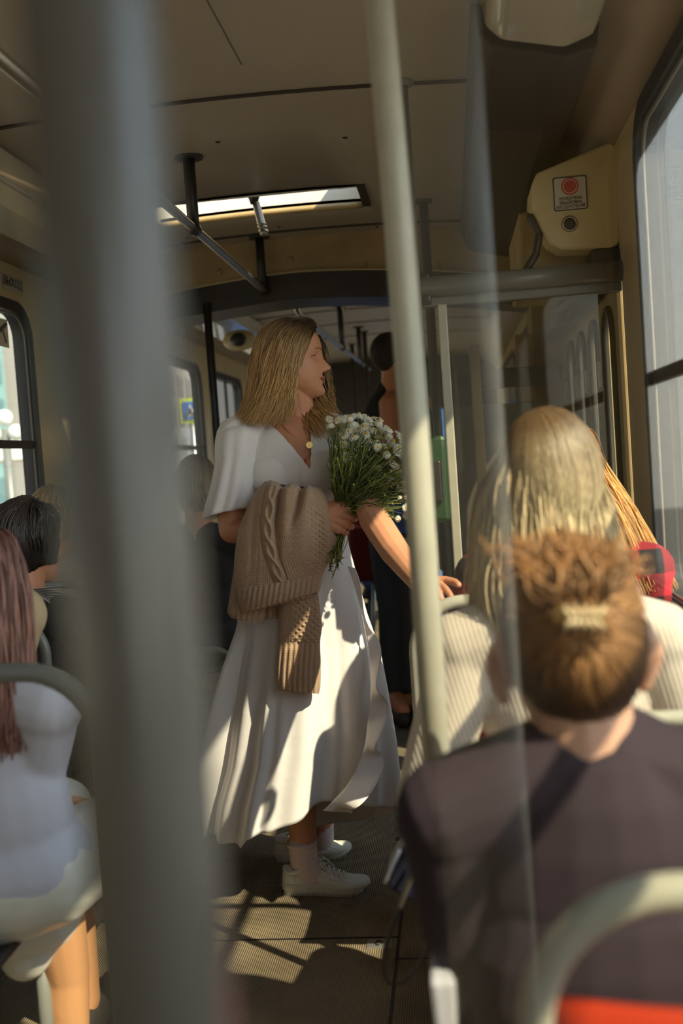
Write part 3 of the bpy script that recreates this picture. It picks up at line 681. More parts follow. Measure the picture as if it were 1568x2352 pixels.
# far (left) arm reaching to the seat rail
EL, WL = P(858, 1192, WY - .28), P(962, 1338, WY - .58)
wb.chain([SLt, P(830, 1110, WY - .1), EL], [.050, .044, .039]); wb.chain([EL, P(906, 1266, WY - .43), WL], [.040, .037, .0245])
hand(wb, WL, P(1025, 1368, WY - .76) - WL, (.1, .2, -1), .165, (.25, .45, .5, .55), side=1, thumb=.2)
# legs
KR, AR = P(690, 1650, WY - .02), P(698, 1965, WY + .02)
wb.chain([P(675, 1330, WY+.02), KR], [.070, .055]); wb.chain([KR, P(686, 1790, WY + .01), P(694, 1900, WY + .02), AR], [.052, .053, .042, .036])
wb.chain([AR, P(750, 2042, WY + .02)], [.030, .020])
KL, AL = P(725, 1650, WY + .17), P(735, 1905, WY + .27)
wb.chain([P(706, 1330, WY + .08), KL], [.070, .055]); wb.chain([KL, P(738, 1790, WY + .24), AL, P(738, 1950, WY + .28)], [.052, .051, .038, .034])
# near hand: back of the hand to the camera, thumb on top, fingers curled round the stems
hd = np.array([.93, .22, -.06]); W0 = P(748, 1186, WY - .205)
def hp(a, b, c): return P(a, b, WY + c)
for off, y in ((0, 1160), (1, 1178), (2, 1198), (3, 1216)):
    wb.chain([hp(752, 1180 + off * 6, -.205), hp(783 - off * 2, y, -.215)], [.019, .0135])
wb.chain([hp(783, 1163, -.215), hp(806, 1168, -.222), hp(822, 1176, -.205), hp(832, 1174, -.190)], [.0115, .0100, .0088, .0075], 10)
wb.chain([hp(782, 1182, -.218), hp(806, 1188, -.224), hp(816, 1192, -.200), hp(802, 1193, -.178)], [.0112, .0102, .0092, .0080], 10)
wb.chain([hp(780, 1200, -.216), hp(800, 1207, -.222), hp(808, 1210, -.198), hp(794, 1210, -.178)], [.0110, .0098, .0088, .0078], 10)
wb.chain([hp(776, 1214, -.212), hp(790, 1222, -.217), hp(796, 1224, -.196), hp(784, 1222, -.180)], [.0100, .0088, .0078, .0070], 10)
wb.chain([hp(756, 1166, -.200), hp(776, 1153, -.205), hp(796, 1153, -.212), hp(812, 1151, -.212)], [.0160, .0120, .0100, .0080], 10)
wbody = fuse(wb, 'body', M['skin'], wroot, .0024, 3)
# face details
def hl_(x, y, z): return HC + HR @ (np.array([x, y, z]) * HS)
EY = (.0300, .0590, .003); ER_ = .0108
def esph(sx, az, el, r):
    az, el = math.radians(az), math.radians(el); return hl_(sx * EY[0] + r * math.cos(el) * math.sin(az), EY[1] + r * math.cos(el) * math.cos(az), EY[2] + r * math.sin(el))
eyem, irism, lashm, browm = mat('eye_white', (.45, .34, .28), .25), mat('iris_blue', (.06, .07, .07), .15), mat('lash_brown', (.05, .03, .02), .6), mat('brow_brown', (.20, .11, .06), .8)
for sx in (-1, 1):
    eo = MB().ell(hl_(sx * EY[0], EY[1], EY[2]), (ER_,) * 3, None, 24, 16).obj('eyeball', eyem, wroot)
    MB().ell(esph(sx, 0, 2, ER_ - .0006), (.0052, .0014, .0052), HR, 16, 10).obj('iris', irism, eo)
    for nm_, els in (('upper_eyelid', ((24, .0030), (42, .0034), (60, .0036))), ('lower_eyelid', ((-20, .0026), (-36, .0032), (-54, .0034)))):
        lid = MB()
        for e0, rr_ in els: lid.tube([esph(sx, t_ * 84, e0 * math.cos(t_ * 1.45), ER_ + .0004) for t_ in np.linspace(-1, 1, 13)], rr_, 8)
        fuse(lid, nm_, M['skin'], wroot, .0008, 2)
    MB().tube([esph(sx, t_ * 70, 18 * math.cos(t_ * 1.45), ER_ + .0036) for t_ in np.linspace(-1, 1, 13)], .0010, 6).obj('eyelashes', lashm, wroot)
    MB().tube([hl_(sx * x, y, z) for x, y, z in ((.012, .0915, .021), (.022, .0885, .0250), (.034, .0815, .0270), (.045, .0725, .024))], [.0016, .0024, .0022, .0010], 8, flat=.8).obj('eyebrow', browm, wroot)
lip = MB()
lip.tube([hl_(x, .0925 - abs(x / .024) ** 2 * .012, -.0580 - abs(x) * .13) for x in np.linspace(-.024, .024, 13)], [.0010, .0020, .0027, .0031, .0034, .0036, .0033, .0036, .0034, .0031, .0027, .0020, .0010], 10)
lipm = mat('lip_rose', (.40, .14, .10), .45, sss=.1); lip.obj('upper_lip', lipm, wroot); lip = MB()
lip.tube([hl_(x, .0905 - abs(x / .024) ** 2 * .012, -.0692 + abs(x) * .12) for x in np.linspace(-.022, .022, 13)], [.0010, .0021, .0030, .0035, .0038, .0040, .0041, .0040, .0038, .0035, .0030, .0021, .0010], 10)
lip.obj('lower_lip', lipm, wroot)

# hair
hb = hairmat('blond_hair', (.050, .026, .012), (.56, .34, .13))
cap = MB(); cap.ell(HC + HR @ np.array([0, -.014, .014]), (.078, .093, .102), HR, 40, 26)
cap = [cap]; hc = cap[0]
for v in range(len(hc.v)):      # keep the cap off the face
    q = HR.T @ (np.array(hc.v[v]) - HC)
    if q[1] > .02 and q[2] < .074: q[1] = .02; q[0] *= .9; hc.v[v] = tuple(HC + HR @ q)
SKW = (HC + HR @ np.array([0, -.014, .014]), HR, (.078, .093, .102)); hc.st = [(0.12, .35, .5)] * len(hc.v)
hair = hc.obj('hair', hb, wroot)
d = WY
def g(*pts): return [P(a, b, d + c) for a, b, c in pts]
near = [
    g((726, 752, .0), (716, 768, -.030), (705, 795, -.055), (686, 840, -.076), (674, 890, -.078), (668, 935, -.085), (660, 972, -.10)),
    g((722, 746, -.005), (712, 758, -.035), (700, 780, -.062), (684, 830, -.080), (674, 885, -.080), (664, 935, -.085), (646, 984, -.10)),
    g((718, 737, .0), (704, 748, -.040), (686, 772, -.072), (664, 830, -.088), (654, 890, -.088), (640, 940, -.090), (620, 986, -.12)),
    g((708, 732, .0), (684, 744, -.045), (660, 772, -.080), (640, 830, -.094), (626, 890, -.088), (608, 940, -.095), (578, 984, -.12)),
    g((700, 730, .01), (662, 740, -.045), (634, 770, -.074), (612, 830, -.086), (600, 890, -.080), (582, 938, -.085), (548, 980, -.10)),
    g((696, 729, .02), (646, 738, -.025), (610, 770, -.045), (588, 830, -.055), (580, 890, -.055), (566, 938, -.055), (535, 974, -.06)),
    g((694, 729, .03), (640, 737, .01), (601, 768, .0), (577, 830, -.01), (571, 890, -.01), (560, 935, -.01), (536, 968, -.0)),
    g((694, 729, .04), (646, 738, .045), (612, 768, .055), (588, 830, .055), (584, 890, .045), (576, 935, .04), (566, 962, .05)),
    g((698, 730, .04), (662, 742, .07), (640, 772, .085), (620, 830, .088), (620, 890, .07), (625, 940, .07), (630, 975, .07)),
]
hair_locks('hair_lock', near, 2600, hb, hair, skull=SKW, r=.0018, jit=.0028, wave=.008, lenjit=.26, freq=1.4, taper=.12, steps=26)
far = [
    g((700, 731, .03), (690, 765, .075), (680, 840, .085), (690, 900, .075), (715, 945, .05), (752, 1000, .0)),
    g((712, 735, .02), (706, 770, .07), (700, 840, .085), (706, 900, .075), (735, 945, .04), (775, 985, -.01)),
    g((724, 745, .01), (722, 780, .055), (722, 840, .075), (738, 895, .065), (764, 940, .04), (795, 975, .0)),
]
hair_locks('hair_lock', far, 500, hb, hair, r=.0015, jit=.004, wave=.010, lenjit=.3, freq=1.4, taper=.1)
mid = [g((650, 900, .06), (672, 935, .05), (694, 955, .0), (712, 985, -.06), (735, 1010, -.09)),
       g((640, 880, .07), (690, 925, .05), (712, 945, .0), (742, 975, -.05), (770, 1000, -.08)),
       g((690, 880, .075), (716, 915, .05), (742, 942, .02), (775, 965, -.02), (808, 985, -.05))]
hair_locks('hair_lock', mid, 420, hb, hair, r=.0015, jit=.005, wave=.009, lenjit=.35, freq=1.2, taper=.1)
wisp = [g((735, 770, .0), (750, 800, .05), (756, 840, .07), (762, 880, .07), (768, 930, .04)), g((732, 770, .01), (744, 820, .06), (752, 880, .07), (764, 920, .06), (780, 950, .03))]
hair_locks('hair_lock', wisp, 26, hb, hair, r=.0009, jit=.004, wave=.004, lenjit=.3)

# dress bodice: a shell over the torso, opened into the V neck
bd = MB(); gr = .013
bd.chain([P(545, 1003, WY - .045), P(610, 988, WY), nb, P(738, 988, WY + .03), P(780, 1003, WY + .035)], [.058, .056, .058, .056, .058])
bd.ell(P(672, 1060, WY + .01), (.163, .112, .140), tor, 28, 18)
for px in (625, 735): bd.ell(P(px, 1088, WY - .055), (.070, .060, .066), tor)
bd.ell(P(682, 1150, WY + .02), (.140, .104, .13), tor)
bod = fuse(bd, 'bodice', M['dress'], wroot, .0032, 6)
poly = [(596, 962), (614, 968), (640, 990), (676, 1030), (714, 1077), (712, 1030), (711, 985), (716, 962), (752, 930), (600, 900)]
def inpoly(x, y, pl):
    r = np.zeros(x.shape, bool); j = len(pl) - 1
    for i in range(len(pl)):
        (xi, yi), (xj, yj) = pl[i], pl[j]
        c_ = ((yi > y) != (yj > y)) & (x < (xj - xi) * (y - yi) / (yj - yi + 1e-9) + xi); r ^= c_; j = i
    return r
def vcut(co, nr):
    x, y = proj(co); ax = (nb[:2] - co[:, :2]); dist = np.linalg.norm(ax, axis=1)
    return (inpoly(x, y, poly) & (co[:, 1] < WY + .03)) | ((dist < .068) & (co[:, 2] > nb[2] - .005)) | (inpoly(x, y, [(600, 940), (760, 940), (720, 985), (640, 985)]))
cut(bod, vcut); so = bod.modifiers.new('s', 'SOLIDIFY'); so.thickness = .003; so.offset = 1
pipe = MB(); 
# sleeves
def sleeve(rows, name, fold=.006, nf=9):
    rings = []
    for i, (cx, cy, hw, dep, dy) in enumerate(rows):
        c = P(cx, cy, WY + dy); h = hw * (WY + dy) / F; t = i / (len(rows) - 1)
        rings.append([c + np.array([h * math.cos(q) * (1 + fold / h * t * math.sin(nf * q)), dep * math.sin(q) * (1 + fold / h * t * math.sin(nf * q)), -.02 * math.sin(q) * t * .4 + .012 * t * math.cos(q)]) for q in np.linspace(0, 2 * PI, 73)[:-1]])
    R_ = np.array(rings); n = 22; k = np.linspace(0, len(rings) - 1, n); out = [smoothpath(R_[:, j], n) for j in range(R_.shape[1])]
    rings = np.transpose(np.array(out), (1, 0, 2)); mb = MB(); mb.loft(rings, True, False); o = mb.obj(name, M['dress'], wroot)
    s_ = o.modifiers.new('s', 'SOLIDIFY'); s_.thickness = .0025; s_.offset = -1; return o
sleeve([(566, 967, 24, .034, -.02), (553, 985, 50, .066, -.035), (549, 1015, 54, .076, -.045), (545, 1060, 50, .074, -.055), (538, 1110, 52, .078, -.065), (531, 1150, 56, .082, -.07), (524, 1180, 55, .088, -.07)], 'sleeve')
sleeve([(780, 970, 16, .03, .03), (790, 985, 38, .055, .03), (800, 1020, 42, .065, .0), (815, 1080, 45, .07, -.06), (832, 1130, 52, .075, -.12)], 'sleeve')

# skirt with pleats
NS, NV = 360, 90
rows = [  # y, cx, half width, depth, fold amplitude
    (1110, 684, 112, .100, 0), (1180, 690, 100, .104, .0), (1260, 688, 112, .122, .003), (1340, 688, 132, .135, .005), (1430, 690, 152, .155, .010),
    (1520, 688, 180, .160, .022), (1620, 684, 200, .175, .030), (1740, 680, 222, .185, .036), (1830, 668, 242, .19, .042), (1905, 662, 250, .195, .046)]
hx = [440, 470, 520, 570, 592, 640, 700, 722, 770, 800, 850, 912]; hyf = [1922, 1934, 1942, 1944, 1912, 1898, 1874, 1856, 1848, 1846, 1852, 1862]
hyb = [1922, 1920, 1915, 1905, 1900, 1898, 1896, 1894, 1892, 1890, 1880, 1862]; hemz = []; ztop = P(690, 1110, WY + .03)[2]
c_h = P(680, 1905, WY + .03)
for q in np.linspace(0, 2 * PI, NS + 1)[:-1]:
    X_, Y_ = c_h[0] + 228 * (WY + .03) / F * math.cos(q) - .015, c_h[1] + .19 * math.sin(q); pxx = proj((X_, Y_, .2))[0]
    py_ = np.interp(pxx, hx, hyf if math.sin(q) < 0 else hyb); zz = .2
    for _ in range(4): zz -= (py_ - proj((X_, Y_, zz))[1]) * Y_ / F
    hemz.append(zz)
rows = np.array(rows, float); S = []; th = np.linspace(0, 2 * PI, NS + 1)[:-1]
for i in range(NV):
    t = i / (NV - 1); y = 1110 + (1905 - 1110) * t
    cx, hw, dp, am = (np.interp(y, rows[:, 0], rows[:, k]) for k in (1, 2, 3, 4))
    c = P(cx, y, WY + .03); h = hw * (WY + .03) / F; ring = []
    for q in th:
        # q: 0 right(+x), -pi/2 front (camera)
        left = 0.5 - 0.5 * math.cos(q)                                   # 1 at left, 0 at right
        ph = 7.0 * q + 1.3 * math.sin(2 * q + .5) + .6 * t
        fd = math.sin(ph); fd = fd * (1 - .25 * fd * fd) * (0.45 + .9 * left) + .35 * math.sin(15 * q + 2 + .8 * t) * (.25 + left)
        fd += .25 * math.sin(3 * q + 1)
        fd -= 1.1 * left * max(0, math.cos(8 * q + .8 + .3 * t)) ** 7
        front = math.sin(q) < 0
        a_ = am * (1.0 if front else .8)
        rr = np.array([h * math.cos(q), dp * math.sin(q)]); nn = np.array([math.cos(q) / h, math.sin(q) / dp]); nn /= np.linalg.norm(nn)
        rr = rr + nn * a_ * fd
        hem = hemz[len(ring)]; z0 = ztop
        z_ = z0 + (hem - z0) * t - .010 * t ** 6 * fd * left
        ring.append((c[0] + rr[0], c[1] + rr[1], z_))
    S.append(ring)
mb = MB(); mb.loft(S, False, False); sk = mb.obj('skirt', M['dress'], wroot)
s_ = sk.modifiers.new('s', 'SOLIDIFY'); s_.thickness = .002; s_.offset = -1
S = np.array(S)
# seam of the lower flounce, lying on the skirt
sea = MB()
for k0, k1, t0, t1 in ((150, 268, .70, .80), (268, 330, .80, .62)):
    pts = []
    for k in range(k0, k1, 2):
        f = (k - k0) / (k1 - k0); tt = t0 + (t1 - t0) * f; i = int(tt * (NV - 1)); p = S[i, k]; c0 = S[i].mean(axis=0); n_ = (p - c0) * [1, 1, 0]; n_ /= np.linalg.norm(n_); pts.append(p + n_ * .0006)
    sea.tube(pts, .0012, 6)
sea.obj('seam', M['dress'], sk)
# wrap edge with its ruffle cascading down the right side
def ruffle(edge, w0, w1, amp, fr, name):
    e_ = smoothpath([P(a, b, WY + c) for a, b, c in edge], 130); rings = []
    for i, p in enumerate(e_):
        t = i / 129; wd = w0 + (w1 - w0) * t; row = []
        for k in range(9):
            s = k / 8; wv_ = amp * (.3 + t) * s * math.sin(fr * t + 1.2 * s)
            row.append(p + np.array([wd * s * (.75 + .3 * math.sin(fr * t * .97 + 1)), -.03 * s + wv_ * 1.3, -wd * s * .35 + .3 * wv_]))
        rings.append(row)
    mb = MB(); mb.loft(rings, False, False, closed=False); o = mb.obj(name, M['dress'], wroot)
    s_ = o.modifiers.new('s', 'SOLIDIFY'); s_.thickness = .0018; return o
ruffle([(800, 1300, -.02), (830, 1400, -.05), (846, 1490, -.10), (852, 1570, -.14), (846, 1650, -.17), (836, 1720, -.19), (800, 1800, -.22), (742, 1862, -.23)], .02, .075, .030, 26, 'ruffle')

# necklace
ne = [(640, 968, -.045), (655, 985, -.068), (672, 1000, -.085), (690, 1012, -.095), (707, 1022, -.100)]
mb = MB(); mb.tube(smoothpath([P(a, b, WY + c) for a, b, c in ne], 24), .0011, 6); mb.tube(smoothpath([P(a, b, WY + c) for a, b, c in [(707, 1022, -.1), (704, 1000, -.088), (696, 980, -.07)]], 12), .0011, 6)
nk = mb.obj('necklace', M['brass'], wroot)
c = P(710, 1022, WY - .104); MB().tube([c, c + np.array([.0003, -.0018, 0])], .0095, 28).obj('pendant', M['brass'], nk, False, .0004)

# socks and sneakers
sockm = mat('pale_pink_sock', (.78, .62, .58), .9, bump=.4, bscale=300)
mb = MB(); mb.chain([P(694, 1938, WY + .02), P(698, 1975, WY + .02), P(722, 2015, WY + .018), P(752, 2040, WY + .018)], [.043, .042, .042, .028]); mb.tube([P(693, 1930, WY + .02), P(694, 1942, WY + .02)], .0445, 24); mb.obj('sock', sockm, wroot)
mb = MB(); mb.chain([P(738, 1898, WY + .27), P(738, 1950, WY + .28)], [.040, .040]); mb.obj('sock', sockm, wroot)
shm = mat('white_leather', (.80, .76, .66), .45, var=.06, vscale=40, bump=.05, bscale=200); som = mat('white_sole', (.76, .72, .60), .6, var=.12, vscale=30); lcm = mat('lace_white', (.78, .74, .68), .85)
def sneaker(heel, dirx, L=.262):
    """heel: ground point under the heel back; dirx: direction of the toe"""
    f = np.array([dirx[0], dirx[1], 0.]); f /= np.linalg.norm(f); s = np.array([-f[1], f[0], 0]); u = np.array([0, 0, 1.])
    T = lambda a, b, c: heel + f * a * L + s * b + u * c
    # outline half widths along the length
    tx = [0, .04, .12, .25, .42, .6, .75, .87, .95, 1.0]; wl = [.012, .028, .036, .036, .036, .044, .047, .040, .026, .004]
    n = 40; ts = 0.5 - 0.5 * np.cos(np.linspace(0, PI, n))
    rg = []
    for zz, gx in ((.004, .96), (.010, 1.0), (.026, 1.01), (.033, .985)):
        ring = []
        for sg, tt in ((1, ts), (-1, ts[::-1])):
            for t in tt: ring.append(T((t - .5) * gx + .5, sg * np.interp(t, tx, wl) * gx, zz + .010 * max(0, t - .8) / .2 * (1 if zz < .02 else .6)))
        rg.append(ring)
    mb = MB(); mb.loft(rg); 
    r2 = [[T((t - .5) * 1.012 + .5, sg * np.interp(t, tx, wl) * 1.02, zz) for sg, tt in ((1, ts), (-1, ts[::-1])) for t in tt] for zz in (.0235, .0255)]
    mb.loft(r2); sole = mb.obj('sole', som, None)
    treads = {1: MB(), -1: MB()}
    for k in range(46):
        t = .03 + .9 * k / 45
        for sg, tread in treads.items(): tread.box(0, 0, 0, 0, 0, 0); tread.v[-8:] = [tuple(T(t + a, sg * (np.interp(t, tx, wl) + b), c + .010 * max(0, t - .8) / .2)) for a in (-.004, .006) for b in (-.004, .0012) for c in (.000, .008)]
    # upper
    top = [(0, .055), (.05, .078), (.12, .080), (.2, .070), (.30, .070), (.40, .085), (.50, .075), (.62, .058), (.75, .046), (.87, .040), (.95, .034), (1.0, .028)]
    rings = []
    for t in np.linspace(.005, .985, 44):
        h = np.interp(t, [a for a, b in top], [b for a, b in top]); wd = np.interp(t, tx, wl) * .97; ring = []
        for q in np.linspace(0, 2 * PI, 33)[:-1]:
            b = wd * math.cos(q) * (1 - .30 * max(0, math.sin(q)) ** 2); z = .025 + (h - .025) * max(0, math.sin(q)) ** .75 if math.sin(q) > 0 else .025
            ring.append(T(t, b, z))
        rings.append(ring)
    up = MB(); up.loft(rings); upper = up.obj('upper', shm, None)
    cl = MB(); cl.tube([T(.19 + .155 * math.cos(q), .034 * math.sin(q), .083 + .010 * math.cos(q) - .014 * abs(math.sin(q))) for q in np.linspace(0, 2 * PI, 33)], .0065, 10, False)
    cl.ell(T(.36, 0, .093), (.014, .022, .018)); 
    ln = MB()
    for sg in (1, -1):
        def on(t, zr):   # a point on the upper's side
            h = np.interp(t, [a for a, b in top], [b for a, b in top]); wd = np.interp(t, tx, wl) * .97; sn = max(0, min(1, ((zr * (h - .025)) / (h - .025 + 1e-6)))) ** (1 / .75); q = math.asin(sn)
            return T(t, sg * (wd * math.cos(q) * (1 - .3 * sn ** 2) + .0006), .025 + zr * (h - .025))
        for ln_ in ([(.26, .62), (.27, .42), (.50, .22), (.60, .28), (.45, .55), (.26, .62)], [(.03, .9), (.10, .72), (.17, .55), (.17, .2)], [(.42, .9), (.52, .62), (.66, .55), (.78, .3), (.80, .05)], [(.66, .9), (.72, .7), (.80, .55), (.90, .35)]):
            ln.tube(smoothpath([on(a, b) for a, b in ln_], 24), .0011, 6)
    stch = ln.obj('stitching', som, None)
    lc = MB()
    for k in range(6):
        t = .42 + .052 * k; h = np.interp(t, [a for a, b in top], [b for a, b in top]) + .004; h2 = np.interp(t + .05, [a for a, b in top], [b for a, b in top]) + .004
        for sg in (1, -1): lc.tube(smoothpath([T(t, sg * .020, h - .008), T(t + .025, 0, (h + h2) / 2 + .004), T(t + .05, -sg * .020, h2 - .008)], 12), .0028, 8, flat=.6)
    for sg in (1, -1):
        lc.tube(smoothpath([T(.43, 0, .088), T(.47, sg * .022, .094), T(.52, sg * .028, .072), T(.47, sg * .01, .082), T(.43, 0, .088)], 20), .0022, 8)
        lc.tube(smoothpath([T(.43, 0, .088), T(.50, sg * .018, .090), T(.58, sg * .034, .060)], 14), .0022, 8)
    lcs = lc.obj('laces', lcm, None); trd, trd2 = (q_.obj('tread', som, None, False) for q_ in treads.values()); col = cl.obj('collar', shm, None)
    r = bpy.data.objects.new('sneaker', upper.data); COL.objects.link(r); bpy.data.objects.remove(upper); setpar(r, wroot)
    for c_ in (sole, stch, lcs, trd, trd2, col): c_.parent = r
    return r
sneaker(np.array([P(650, 2072, WY)[0], WY + .02, 0]), (1, -.05)); sneaker(np.array([P(632, 1990, 3.27)[0], 3.27, 0]), (1, .08), .25)

# ---------------------------------------------------------------- knitted sweater over the forearm
def knit(name, L, R, nu, nv, front, back, disp, parent, Yc=2.80, close=.012, top=lambda x: 0):
    """closed sheet between left and right pixel edges; front/back: offsets in metres, disp: stitch relief"""
    Lp, Rp = smoothpath([(a, b, 0) for a, b in L], nv)[:, :2], smoothpath([(a, b, 0) for a, b in R], nv)[:, :2]
    rings = []
    for i in range(nv):
        v = i / (nv - 1); ring = []
        us = np.linspace(0, 1, nu); e = np.sin(PI * us) ** .45
        tp = min(1, v / .06) ** .5 if close else 1
        for u, ee in zip(us, e):
            px, py = Lp[i] + (Rp[i] - Lp[i]) * u
            d = Yc - front(u, v, px, py) * ee * tp - disp(u, v, px, py) * min(1, ee * 1.6)
            ring.append(P(px, py - top(px) * max(0, 1 - v / .12), d))
        for u, ee in list(zip(us, e))[::-4][1:-1]:
            px, py = Lp[i] + (Rp[i] - Lp[i]) * u; ring.append(P(px, py, Yc + back(u, v) * ee * tp))
        rings.append(ring)
    mb = MB(); mb.loft(rings); return mb.obj(name, M['wool'], parent)
def stitch(px, py, sx=7.2, sy=5.6, am=.0022):
    a = (px / sx) % 1.0; k = abs(a - .5); h = (1 - min(1, (abs(k - .25) / .25)) ** 2)
    return am * h * (.65 + .35 * math.cos(2 * PI * (py / sy + k * 1.3)))
def rib(x, y, per, am=.0036):
    a = (x / per) % 1.0; g = max(0, 1 - (abs(a - .5) / .36) ** 2)
    return am * g + stitch(x, y, per / 2, 5.6, .0009) * (.4 + g)
def groove(px, py, line, w, am, y0, y1):
    if py < y0 - 12 or py > y1 + 12: return 0
    gx = np.interp(py, [q[1] for q in line], [q[0] for q in line]); f = min(1, max(0, (y1 - py) / (y1 - y0) * 1.6)) * min(1, max(0, (py - y0 + 12) / 14))
    return am * f * math.exp(-((px - gx) / w) ** 2)
sw = thing('sweater', 'taupe cable knit sweater draped over the forearm of the woman in white', 'sweater', P(655, 1300, 2.78))
def cabx(py): return np.interp(py, [1110, 1140, 1200, 1250, 1290, 1345], [632, 622, 614, 617, 628, 648])
def d_body(u, v, px, py):
    h = 0; dx = px - cabx(py)
    if abs(dx) < 19:
        s = py / 46 * PI; x1 = 8.5 * math.sin(s)
        h = .0085 * max(math.exp(-((dx - x1) / 5.2) ** 2) * (1 + .3 * math.cos(s)), math.exp(-((dx + x1) / 5.2) ** 2) * (1 - .3 * math.cos(s))) + stitch(px + .5 * py * (1 if math.cos(s) > 0 else -1), py, 5.5, 5, .0016)
        h -= .0045 * math.exp(-((abs(dx) - 18) / 3.) ** 2)
    else:
        k = np.interp(px, [560, 620, 700, 770], [-.10, .02, .32, .50]) * (py - 1180)
        seed = max(0, 1 - abs((px - np.interp(py, [1150, 1230, 1320], [716, 736, 745])) / 24) ** 4) * (1 if 1165 < py < 1318 else 0)
        h = stitch(px - k, py) * (1 - seed) + seed * .0046 * (max(0, math.sin(px / 8.5 * PI) * math.sin(py / 6.2 * PI)) - .15)
        if px < 600: h += .0018 * max(0, math.sin((px + (py - 1200) * .1) / 15 * PI)) * min(1, max(0, (py - 1200) / 60))
    return h
def f_body(u, v, px, py):
    z = .060 + .018 * math.sin(PI * min(1, v * 1.3)) - .012 * v
    z -= groove(px, py, [(643, 1110), (634, 1200), (640, 1290), (652, 1345)], 7, .024, 1108, 1330)
    z -= groove(px, py, [(691, 1115), (684, 1160), (664, 1215)], 8, .030, 1108, 1225)
    z -= groove(px, py, [(586, 1150), (577, 1230), (572, 1330)], 8, .009, 1150, 1340)
    z += groove(px, py, [(716, 1115), (700, 1180), (690, 1260)], 15, .012, 1108, 1300)
    z += groove(px, py, [(660, 1115), (655, 1200)], 11, .010, 1108, 1260)
    z -= groove(px, py, [(735, 1200), (728, 1280)], 13, .014, 1185, 1300)
    return z
body_ = knit('front_panel', [(606, 1109), (588, 1128), (568, 1165), (549, 1215), (540, 1262), (537, 1310), (540, 1340), (545, 1362)],
             [(735, 1122), (748, 1138), (757, 1165), (768, 1215), (773, 1245), (764, 1282), (748, 1306), (742, 1322)], 250, 300, f_body, lambda u, v: .03, d_body, sw, top=lambda x: np.interp(x, [600, 622, 640, 648, 668, 684, 692, 708, 728, 750], [0, 8, 4, -6, 7, 5, -5, 6, 2, 0]))
# ribbed hem band
knit('hem_band', [(543, 1352), (545, 1372), (550, 1390), (557, 1408)], [(743, 1316), (739, 1332), (736, 1348), (733, 1358)], 230, 60,
     lambda u, v, x, y: .060 + .006 * math.sin(PI * v), lambda u, v: .02, lambda u, v, x, y: rib(x + (v - .5) * 8, y, 12.5) - .002, sw)
knit('hem_band', [(552, 1385), (554, 1396), (562, 1408)], [(702, 1352), (716, 1362), (718, 1370)], 180, 24,
     lambda u, v, x, y: .046, lambda u, v: .02, lambda u, v, x, y: rib(x, y, 12.5), sw, Yc=2.81)
# folded cuff hanging at the left behind
knit('rear_cuff', [(538, 1300), (531, 1345), (524, 1390), (523, 1408), (532, 1420)], [(600, 1300), (608, 1350), (611, 1385), (607, 1415), (600, 1434)], 90, 150,
     lambda u, v, x, y: .030, lambda u, v: .03, lambda u, v, x, y: rib(x + (y - 1350) * .12, y, 13), sw, Yc=2.83)
knit('inner_fold', [(598, 1385), (600, 1405), (604, 1422)], [(655, 1368), (660, 1395), (658, 1420)], 60, 50, lambda u, v, x, y: .016, lambda u, v: .02, lambda u, v, x, y: rib(x, y, 13), sw, Yc=2.85)
# hanging sleeve
def d_sl(u, v, px, py):
    if py > 1478: return rib(px + 3 * math.sin(py / 40), py, 12.2, .0034)
    m_ = min(1, max(0, (px - 668) / 14)) if py > 1378 else 0
    return stitch(px, py) * (1 - m_) + m_ * .0048 * max(0, math.sin(px / 9 * PI + .6 * math.sin(py / 9)) * math.sin(py / 7.5 * PI))
knit('sleeve', [(642, 1368), (639, 1420), (637, 1478), (634, 1510), (634, 1545), (637, 1578), (642, 1586)], [(730, 1360), (735, 1400), (739, 1440), (735, 1478), (737, 1530), (736, 1575), (732, 1594)], 120, 260,
     lambda u, v, x, y: .034 - .006 * math.exp(-((y - 1478) / 10) ** 2), lambda u, v: .022, d_sl, sw, Yc=2.82)

